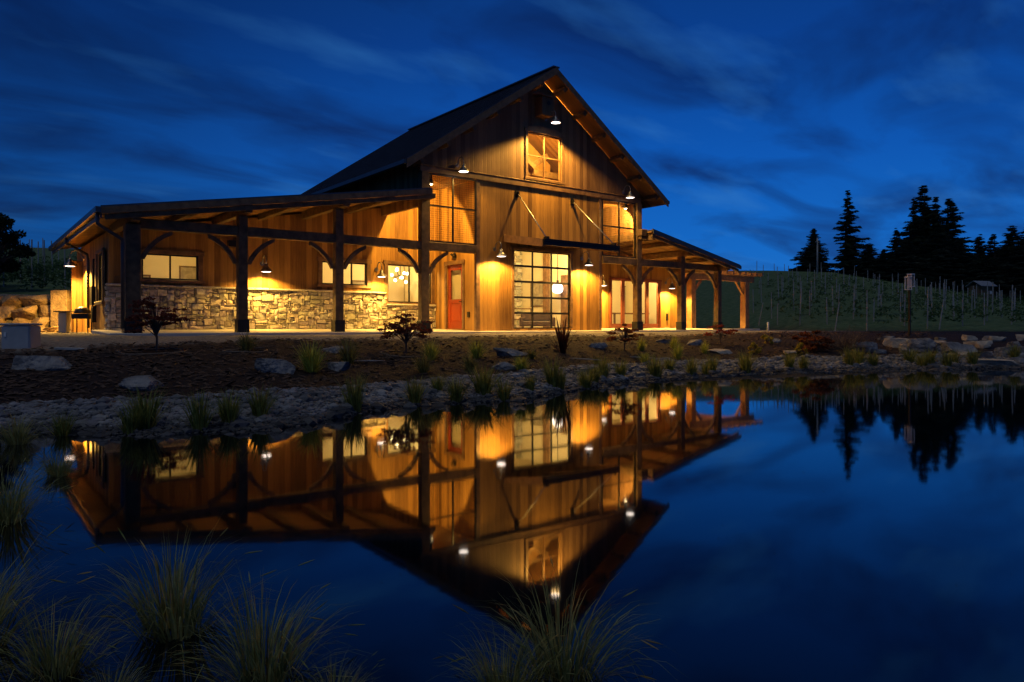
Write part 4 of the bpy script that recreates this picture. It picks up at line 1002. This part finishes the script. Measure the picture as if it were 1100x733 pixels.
BIG = [mesh_of(blades(60 + s, 300, 1, .52, 1.45, .0135, .2, .07), 'foreground_grass', M['blade']) for s in range(4)]
def plant(name, me, px, by, hpx, label, cat, group=None, wmul=1.0, wmin=5., w=None, z=None):
    if w is None: p, w = hit(px, by, wmin)
    else: p = pw(px, w, gz(px, w) if z is None else z)
    o = bpy.data.objects.new(name, me); col.objects.link(o); h = hpx * w / F
    o.location = p; o.scale = (h * wmul, h * wmul, h); o.rotation_euler = (0, 0, (px * 1.7) % 6.28); tag(o, label, cat, group); return o
SG = 'green sedge tufts along the waterline'
SED = [
 (140, 466, 28, 'short green sedge tuft left of a taller one at the left gravel edge'),
 (156, 461, 42, 'tall thin sedge tuft just right of a shorter one on the left gravel'),
 (214, 463, 40, 'wide arching sedge tuft on pale stones at the left waterline'),
 (246, 455, 30, 'upright sedge tuft between the wide arching tuft and the next tuft right'),
 (279, 449, 34, 'narrow sedge tuft at the waterline below the wedge shaped boulder'),
 (381, 441, 38, 'large sedge tuft at the waterline below the bright tufted grass'),
 (446, 434, 26, 'dense sedge tuft right of the small bluish boulder'),
 (470, 421, 20, 'small sedge tuft up on the gravel above the dense tuft'),
 (490, 432, 24, 'sedge tuft at the waterline below the red door'),
 (519, 424, 26, 'taller sedge tuft in the gravel below the left garage door lamp'),
 (541, 430, 22, 'sedge tuft at the water below the lower flat boulder'),
 (570, 420, 18, 'low broad sedge tuft below the garage door left side'),
 (593, 415, 24, 'tall sedge tuft below the garage door, left of its twin'),
 (602, 418, 20, 'shorter sedge tuft touching a taller one below the bronze flax'),
 (629, 417, 20, 'sedge tuft at the waterline below the right garage door lamp'),
 (638, 411, 16, 'small sedge tuft right behind the one under the right garage lamp'),
 (648, 405, 18, 'slim sedge tuft below the right edge of the entry bay'),
 (667, 406, 19, 'bushy sedge tuft below the small rust laceleaf maple'),
 (704, 405, 18, 'sedge tuft at the waterline below the red french doors'),
 (719, 399, 14, 'tiny sedge tuft beside the low rock at the gravel edge'),
 (743, 403, 16, 'dark sedge tuft at the waterline below the right porch post'),
 (758, 403, 14, 'low sedge tuft at the water left of a taller leaning one'),
 (765, 399, 18, 'leaning sedge tuft below the flat pale slab'),
 (801, 400, 22, 'single tall sedge tuft below the pergola'),
 (848, 397, 15, 'yellowish sedge tuft in the gravel below the gold shrub'),
 (863, 397, 14, 'short sedge tuft right of the yellowish one below the rust bush'),
 (912, 393, 17, 'broad sedge tuft on the gravel below the dry brush'),
 (923, 391, 14, 'smaller sedge tuft touching the broad one below the dry brush'),
 (938, 393, 13, 'dark sedge tuft below the rough upright boulder'),
 (977, 389, 13, 'lone sedge tuft on the gravel below the lantern post'),
 (991, 394, 15, 'sedge tuft at the waterline, left of a close pair right of the lantern post'),
 (999, 391, 13, 'sedge tuft close behind the waterline tuft right of the lantern post'),
 (1017, 394, 15, 'sedge tuft at the waterline below the sloping grey boulder'),
 (1026, 391, 15, 'upright sedge tuft just behind the one below the sloping boulder'),
 (1045, 392, 13, 'sedge tuft left of the broad waterline boulder'),
 (1090, 386, 14, 'wide sedge tuft behind the broad waterline boulder on the right'),
 (68, 474, 26, 'short sedge tuft on the gravel at far left'),
]
for i, (px, by, h, lb) in enumerate(SED): plant('sedge_tuft', SEDGE[i % 5], px, by, h * random.Random(px).uniform(1.05, 1.35) * (1.15 if px > 500 else 1), lb, 'grass tuft', SG, random.Random(px + 1).uniform(.95, 1.35))
for i, (px, w, h, lb, me) in enumerate([
 (18, 7.6, 46, 'dark sedge clump in shallow water at the left edge, farthest of three', BIG[0]),
 (62, 6.0, 44, 'arching sedge clump standing in the water left of the barn reflection', BIG[1]),
 (6, 4.6, 84, 'large dark sedge clump in the water at the left picture edge', BIG[2])]):
    plant('water_sedge', me, px, 0, h, lb, 'grass clump', 'sedge clumps standing in the water', 1.0, w=w, z=-.03)
for i, (px, w, h, lb) in enumerate([
 (188, 2.95, 118, 'tall feathery grass clump in the near water, left of the bushy pair'),
 (285, 2.55, 120, 'bushy tan grass clump at the bottom of the picture left of centre'),
 (360, 2.40, 60, 'low sparse grass clump right of the bushy tan clump'),
 (605, 2.55, 125, 'arching grass clump at the bottom centre before the gable reflection'),
 (545, 2.42, 95, 'loose grass clump leaning left at the bottom centre'),
 (60, 2.6, 95, 'dark grass clump at the bottom left corner'),
 (-30, 2.8, 125, 'tall dark grass clump cut by the bottom left picture edge'),
 (120, 2.38, 60, 'short dark grass clump between the bottom left clumps')]):
    plant('foreground_grass', BIG[i % 4], px, 0, h * 1.15, lb, 'grass clump', 'grass clumps on the near bank', .95, w=w, z=-.05)
FG = 'tufted grasses planted in the mulch'
for px, by, h, lb, ms, wm in [
 (265, 377, 21, 'dark fountain grass with a soil ring below the second porch post', TANG, .8),
 (334, 400, 32, 'large bright spiky grass between two grey boulders', LIME, .75),
 (374, 391, 30, 'dark rounded grass in front of the flat grey boulder', TANG, .7),
 (463, 387, 20, 'spiky grass tuft below the right end of the stone wall, upper of two', LIME, .75),
 (455, 401, 22, 'spiky grass tuft below another, left of the red door reflection', TANG, .75),
 (512, 385, 20, 'spiky grass tuft left of the upper flat boulder', LIME, .75),
 (505, 399, 18, 'spiky grass tuft at the gravel edge left of the lower flat boulder', TANG, .8),
 (560, 398, 16, 'lime grass tuft touching the right side of the lower flat boulder', LIME, .9),
 (571, 386, 12, 'faint tan grass tuft right of the upper flat boulder', TANG, .9),
 (689, 377, 14, 'small lime grass tuft right of the rust laceleaf maple', LIME, .6),
 (692, 390, 12, 'small green grass tuft at the gravel edge below the french doors', LIME, .8),
 (724, 375, 14, 'lime grass tuft below the right end wall lamp, upper of two', LIME, .6),
 (728, 386, 17, 'lime grass tuft at the gravel edge, lower of two', LIME, .6),
 (757, 380, 13, 'lime grass tuft at the left end of the flat pale slab', LIME, .6),
 (641, 392, 10, 'low dry grass tuft above the gravel below the small dark boulder', TANG, .9)]:
    plant('tufted_grass', ms[px % 3], px, by, h * 1.25, lb, 'grass tuft', FG, wm * 1.1)
# bronze flax
plant('flax_plant', mesh_of(blades(91, 34, 1, .38, .28, .075, .05), 'flax_plant', M['flax']), 604, 379, 42, 'spiky bronze flax in front of the garage door right side', 'flax', None, .9)

# leafy plants ------------------------------------------------------------
def leaf_cluster(rnd, mb, c, r, n, size, flat=.6):
    for _ in range(n):
        d = Vector((rnd.gauss(0, 1), rnd.gauss(0, 1), rnd.gauss(0, 1) * flat)); d = d.normalized() * r * rnd.random() ** .45; d.z *= flat
        p = c + d; u = Vector((rnd.gauss(0, 1), rnd.gauss(0, 1), rnd.gauss(0, .6))).normalized(); v = u.cross(Vector((rnd.gauss(0, 1), rnd.gauss(0, 1), rnd.gauss(0, 1)))).normalized(); s = size * rnd.uniform(.6, 1.3)
        mb.add([p - u * s, p + v * s * .45, p + u * s, p - v * s * .45], [(0, 1, 2, 3)])
def shrub(name, px, by, wpx, hpx, m, label, cat, seed, stem=.0, leaf=.03, n=1100, clumps=16, flat=.45, group=None):
    p, w = hit(px, by); k = w / F; rnd = random.Random(seed); rx = wpx * k / 2; hh = hpx * k
    o = empty(name, p, label, cat, group); st = MB(); lf = MB()
    zc0 = hh * stem * .62
    st.tube([(0, 0, -.05), (.03 * rx, .02, hh * stem * .5), (-.02 * rx, .03, hh * max(.45, stem))], [max(.012, rx * .04), max(.01, rx * .032), .01], 7)
    for i in range(clumps):
        a = rnd.uniform(0, 6.283); q = math.sqrt(rnd.random()); r = rx * q * .92
        top = math.sqrt(max(0, 1 - q * q)); z = zc0 + (hh - zc0) * (rnd.uniform(.0, 1.0) ** .8 * (.35 + .62 * top)); c = Vector((r * math.cos(a), r * math.sin(a), z))
        k1 = Vector((c.x * .45, c.y * .45, max(hh * stem * .75, z * .92) + hh * .05))
        st.tube([(0, 0, hh * stem * rnd.uniform(.45, .9)), k1, c], [.011, .008, .003], 5)
        leaf_cluster(rnd, lf, c, rx * rnd.uniform(.14, .30), n // clumps, leaf * rnd.uniform(.7, 1.1), flat)
    st.build('stem', M['bark'], o); lf.build('foliage', M[m], o); return o
shrub('maple_tree', 168, 378, 62, 62, 'maple', 'small dark red maple in front of the stone wall near the left corner post', 'maple', 5, .5, .045, 1500, 40, .35)
shrub('maple_tree', 436, 381, 64, 46, 'maple', 'low spreading dark maple in front of the wall right of the third porch post', 'maple', 6, .5, .042, 1600, 40, .35)
shrub('maple_tree', 671, 377, 36, 30, 'rust', 'small rust laceleaf maple before the red french doors', 'maple', 7, .5, .05, 800, 26, .35)
shrub('maple_tree', 774, 371, 36, 24, 'scarlet', 'thin stemmed scarlet maple in front of the second right porch post', 'maple', 8, .62, .055, 420, 12)
shrub('rust_bush', 878, 377, 50, 25, 'rust', 'wide mounded rust red bush on the right bank', 'bush', 9, .1, .06, 2300, 26, .5)
shrub('gold_shrub', 824, 370, 13, 12, 'gold', 'round gold shrub with a small rock behind it', 'shrub', 10, .05, .05, 600, 14, .8, 'gold shrubs on the right bank')
shrub('gold_shrub', 812, 381, 15, 13, 'gold', 'gold shrub lower down the bank, left of the pale flat rock', 'shrub', 11, .05, .05, 650, 14, .8, 'gold shrubs on the right bank')
shrub('gold_shrub', 861, 381, 12, 13, 'gold', 'gold shrub touching the left side of the rust bush', 'shrub', 12, .05, .05, 600, 14, .8, 'gold shrubs on the right bank')
# dry brush
p, w = hit(908, 376); o = empty('dry_brush', p, 'heap of dry bare twigs right of the rust bush', 'brush'); rnd = random.Random(4); mb = MB()
for i in range(150):
    a = rnd.uniform(0, 6.28); l = rnd.uniform(.4, 1.0); e_ = rnd.uniform(.1, 1.1); b0 = Vector((rnd.uniform(-.4, .4), rnd.uniform(-.3, .3), 0)); d = Vector((math.cos(a) * math.cos(e_), math.sin(a) * math.cos(e_), math.sin(e_))); mb.tube([b0, b0 + d * l * .5 + Vector((0, 0, .05)), b0 + d * l], [.012, .008, .003], 4)
mb.build('twigs', M['twig'], o)
# drip hoses ringed round a few plants
for px, by, r_, lb in ((166, 379, .62, 'thin drip hose ring around the left maple trunk'), (437, 382, .55, 'thin drip hose ring around the spreading dark maple trunk'), (265, 378, .42, 'thin drip hose ring around the dark fountain grass')):
    p, w = hit(px, by); mb = MB(); pts = []
    for i in range(23):
        t = 5.4 * i / 22 + .5; x, y = p.x + r_ * math.cos(t) * (1 + .08 * math.sin(3 * t)), p.y + r_ * math.sin(t) * .8; pts.append((x - p.x, y - p.y, gxy(x, y) + .02 - p.z))
    mb.tube(pts, .013, 6); o = mb.build('drip_hose', M['hose'], smooth=True); o.location = p; tag(o, lb, 'hose')
# sticks in the mulch
for i, (px, by, l, rz0, lb) in enumerate([(388, 391, .5, .5, 'pale bent stick right of the dark rounded grass'), (683, 386, .9, -.9, 'pale fallen stick below the rust laceleaf maple'), (623, 388, .6, -.8, 'pale fallen stick right of the bronze flax base')]):
    p, w = hit(px, by); mb = MB(); mb.tube([(-l, 0, .03), (-l * .3, .04, .05), (l * .4, -.02, .05), (l, .06, .04)], [.012, .016, .014, .006], 6); o = mb.build('stick', M['stake'], smooth=True); o.location = p; o.rotation_euler = (0, 0, rz0 - TH); tag(o, lb, 'stick')

# ------------------------------------------------------------------ vineyard
p0 = MB(); p0.tube([(0, 0, -.2), (0, 0, 1.0)], [.034, .03], 7); PM = mesh_of(p0, 'vineyard_post', M['stake'])
rnd = random.Random(31); vine = MB(); npost = 0
def vpost(px, w, h, lean=0., lb='pale wooden trellis post on the vineyard slope right of the barn', gp_='trellis posts on the right vineyard slope'):
    o = bpy.data.objects.new('vineyard_post', PM); col.objects.link(o); o.location = pw(px, w, gz(px, w)); o.scale = (1, 1, h); o.rotation_euler = (rnd.gauss(0, .015), lean + rnd.gauss(0, .015), -TH); tag(o, lb, 'vineyard post', gp_)
for ri, w in enumerate((37.5, 40.5, 44, 48, 52.5, 57, 62, 67, 73, 80, 87)):
    u = -2.0 + 14 + (ri % 2) * .9
    um = (1115 - XC) / F * w
    u = (812 - XC) / F * w + (ri % 2) * .8
    while u < um:
        px = XC + F * u / w
        if w > lerp_tab(W0, px) + .5:
            vpost(px + rnd.uniform(-5, 5), w + rnd.uniform(-1., 1.), rnd.choice((1.3, 1.5, 1.7, 2.1)) * (1 if w < 60 else .85 if w < 70 else .6))
            for _ in range(11 if w < 70 else 4 if w < 78 else 0):
                uu = u + rnd.uniform(0, 2.0); pq = XC + F * uu / w; q = pw(pq, w, gz(pq, w)); leaf_cluster(rnd, vine, q + Vector((0, 0, rnd.uniform(.3, .8))), .28, 7, .10, .6)
        u += 1.5 if w < 60 else 2.0
for px, w in ((897, 37.0), (1009, 36.2), (815, 46.5)): vpost(px, w, 1.5, .16, 'short leaning brace post at the front of the right vineyard', 'leaning brace posts of the vineyard')
for px, w in ((22, 38), (34, 33.5), (41, 44), (48, 36), (57, 41), (63, 52), (70, 34.5), (30, 55), (46, 58), (12, 46), (4, 35)):
    vpost(px, w, 2.3, 0, 'pale trellis post on the slope behind the boulder wall', 'trellis posts on the left slope')
for _ in range(700):
    pq = rnd.uniform(-60, 90); w = rnd.choice((33, 36, 39.5, 44, 49, 55)); q = pw(pq, w, gz(pq, w)); leaf_cluster(rnd, vine, q + Vector((0, 0, rnd.uniform(.2, 1.1))), .3, 8, .10, .8)
o = vine.build('vine_rows', M['vine']); tag(o, 'dark green vine foliage in rows on the vineyard slopes', 'vines', None, 'stuff')

# ------------------------------------------------------------------ trees
def conifer(seed, h, wd, m, dense=1.0, gap=.0, low=.08):
    rnd = random.Random(seed); tr = MB(); tr.tube([(0, 0, -1), (.02 * h, 0, h * .5), (0, .01 * h, h * .99)], [h * .018, h * .011, .02], 8)
    lf = MB(); nl = int(44 * dense)
    for i in range(nl):
        f = (i + rnd.random() * .6) / nl; z = h * (low + (1 - low) * f); R0 = wd / 2 * ((1 - f) ** .85) * rnd.uniform(.62, 1.12) + .12
        for j in range(rnd.randint(5, 8)):
            if rnd.random() < gap: continue
            a = rnd.uniform(0, 6.283); L = R0 * rnd.uniform(.5, 1.2); d = Vector((math.cos(a), math.sin(a), 0)); sd = Vector((-d.y, d.x, 0)); b0 = Vector((0, 0, z + rnd.uniform(-.25, .25))); lift = .35 * f - .18 + rnd.uniform(-.15, .15)
            tr.tube([b0, b0 + d * L * .9 + Vector((0, 0, L * lift - .03 * L))], [.03, .008], 4)
            n = max(6, int(L * 9))
            for k in range(n):
                t = (k + .6) / n; c = b0 + d * L * t + Vector((0, 0, L * (lift * t - .12 * t * t) + .1 * L * t * t * t)); s = L * .24 * (1.15 - .7 * t) + .20
                for q in (-1, 1):
                    e2 = c + sd * q * s * rnd.uniform(.6, 1.2) + d * s * rnd.uniform(.1, .6) + Vector((0, 0, -s * rnd.uniform(.15, .55))); ww = Vector((rnd.uniform(-.3, .3), rnd.uniform(-.3, .3), rnd.uniform(.5, 1))) * s * .62
                    lf.add([c + ww * .5, c - ww * .5, e2], [(0, 1, 2)])
            tip = b0 + d * L + Vector((0, 0, L * (lift - .02))); lf.add([tip - d * .3 + sd * .1, tip - d * .3 - sd * .1, tip + d * .12 + Vector((0, 0, .05))], [(0, 1, 2)])
    tr_o = tr.build('trunk', M['bark']); lf_o = lf.build('crown', M[m]); a, b = tr_o.data, lf_o.data; bpy.data.objects.remove(tr_o); bpy.data.objects.remove(lf_o); return a, b, h
CON = [conifer(1, 12, 5.4, 'needle', 1.0, .28), conifer(2, 11, 6.5, 'needle2', 1.2, .1), conifer(3, 13, 6.2, 'needle', 1.2, .15), conifer(4, 10, 7.5, 'needle2', 1.3, .05, .03)]
TREES = [
 (874, 246, 92, 3, 1.25, 'broad dark conifer left of the tall slender fir'),
 (911, 205, 98, 0, 1.0, 'tall slender fir with ragged gaps standing alone on the ridge'),
 (933, 262, 94, 3, 1.7, 'low rounded dark conifer right of the tall slender fir'),
 (963, 246, 98, 1, 1.0, 'pointed conifer at the left edge of the dense grove'),
 (982, 214, 104, 0, .9, 'thin topped fir rising left of the tallest fir in the grove'),
 (992, 200, 106, 2, 1.2, 'tallest fir in the middle of the dense grove'),
 (1005, 212, 104, 0, 1.0, 'fir just right of the tallest fir in the grove'),
 (1020, 214, 108, 2, 1.35, 'wide tall fir at the right side of the grove'),
 (974, 258, 92, 3, 1.9, 'bushy low conifer in front of the grove, left side'),
 (1004, 250, 92, 3, 1.9, 'bushy low conifer in front of the middle of the grove'),
 (1030, 258, 92, 3, 1.8, 'bushy low conifer at the right foot of the grove'),
 (1052, 253, 112, 1, 1.2, 'narrow conifer behind the blue roofed shed'),
 (1067, 252, 110, 2, 1.3, 'conifer right of the narrow one behind the shed'),
 (1087, 243, 96, 2, 1.6, 'large dark conifer near the right picture edge'),
 (1106, 238, 100, 2, 1.7, 'large dark conifer cut by the right picture edge'),
 (1080, 266, 90, 3, 1.8, 'low bushy conifer right of the shed'),
 (950, 268, 92, 3, 1.6, 'low bushy conifer between the slender fir and the grove'),
 (1060, 276, 88, 3, 1.9, 'low bushy conifer right behind the blue roofed shed'),
 (1098, 258, 89, 3, 2.2, 'wide bushy conifer filling the gap before the two at the right edge'),
 (806, 290, 120, 1, 1.0, 'tiny distant conifer peeking over the pergola'),
]
for i, (px, ty, w, v, wm, lb) in enumerate(TREES):
    tr, cr_, hh = CON[v]; zb = gz(px, w) - .3; zt = H + (YH - ty) * w / F; k = (zt - zb) / hh
    o = empty('conifer', pw(px, w, zb), lb, 'conifer', 'conifers on the ridge', i * 1.9)
    for nm, me in (('trunk', tr), ('crown', cr_)):
        c = bpy.data.objects.new(nm, me); col.objects.link(c); c.parent = o
    o.scale = (k * wm * 1.15, k * wm * 1.15, k)
# dark broadleaf tree at the left edge
def broadleaf(px, w, ty, wd, seed, label):
    rnd = random.Random(seed); zb = gz(px, w); hh = H + (YH - ty) * w / F - zb; o = empty('orchard_tree', pw(px, w, zb), label, 'tree')
    tr = MB(); lf = MB(); tr.tube([(0, 0, -.3), (.05, .05, hh * .35), (0, 0, hh * .6)], [.14, .1, .05], 8)
    for i in range(46):
        a = rnd.uniform(0, 6.28); z = hh * rnd.uniform(.3, .95); r = wd / 2 * math.sqrt(max(.05, 1 - ((z / hh - .58) / .42) ** 2)) * rnd.uniform(.4, 1.05); c = Vector((r * math.cos(a), r * math.sin(a), z))
        tr.tube([(0, 0, z * .6), (c.x * .5, c.y * .5, z * .85), c], [.05, .03, .008], 5); leaf_cluster(rnd, lf, c, wd * .13, 75, .11, .8)
    tr.build('trunk', M['bark'], o); lf.build('crown', M['tree'], o)
broadleaf(-4, 31.5, 226, 2.3, 41, 'dark leafy tree at the left picture edge above the boulder wall')
broadleaf(-24, 34, 238, 3.9, 42, 'dark tree mostly cut off by the left picture edge')

# lantern post, pole, shed, stake ------------------------------------------
p, w = hit(977, 357, 22); w = 27.5; p = pw(977, w, gz(977, w)); k = w / F
lpz = H + (YH - 311) * k - p.z
o = empty('lantern_post', p, 'slim dark post topped with two pale framed feeder boxes', 'lantern post', None, -TH + .5); o.scale = (.7, .7, 1)
m_ = MB(); m_.box((-.05, -.05, -.1), (.05, .05, lpz)); m_.build('pole', M['steel'], o, bevel=.008)
for dx, dz in ((-.11, 0), (.13, .12)):
    m_ = MB(); a, b2 = .11, .44
    for x in (-a, a):
        for y in (-a, a): m_.box((dx + x - .02, y - .02, lpz + dz), (dx + x + .02, y + .02, lpz + dz + b2))
    m_.box((dx - a - .03, -a - .03, lpz + dz - .03), (dx + a + .03, a + .03, lpz + dz)); m_.box((dx - a - .03, -a - .03, lpz + dz + b2), (dx + a + .03, a + .03, lpz + dz + b2 + .04)); m_.build('feeder_box', M['white'], o)
zb = gz(878, 84); p = pw(878, 84, zb); hp = H + (YH - 256) * 84 / F - zb
o = empty('utility_pole', p, 'thin pale utility pole before the broad conifer on the ridge', 'utility pole'); m_ = MB(); m_.tube([(0, 0, -.3), (0, 0, hp)], [.11, .08], 8); m_.build('pole', M['stake'], o, True); m_ = MB(); m_.box((-.35, -.05, hp - .5), (.35, .05, hp - .4)); m_.build('crossarm', M['stake'], o)
w = 80; zb = gz(1054, w); o = empty('shed', pw(1054, w, zb), 'small dark shed with a pale blue roof under the conifers', 'shed', None, -TH + .3)
m_ = MB(); m_.box((-1.6, -1.2, -.6), (1.6, 1.2, 2.1)); m_.build('wall', M['gable'], o); m_ = MB(); m_.prism_y([(-1.9, 2.0), (0, 2.95), (1.9, 2.0), (1.9, 1.9), (0, 2.85), (-1.9, 1.9)], -1.5, 1.5); rf = m_.build('roof', M['shedroof'], o); rf.rotation_euler = (0, 0, R(90)); rf.scale = (.85, 1.25, 1); o.scale = (.62, .62, .62)
m_ = MB(); m_.box((.5, -1.225, .6), (1.0, -1.202, 1.1)); m_.build('window', M['white'], o)
p = pw(825, 33.5, gz(825, 33.5)); m_ = MB(); m_.tube([(0, 0, -.05), (0, 0, .42), (0, 0, .45)], [.045, .045, .02], 10); o = m_.build('marker_stake', M['white'], smooth=True); o.location = p; tag(o, 'short white marker stake right of the pergola', 'stake')
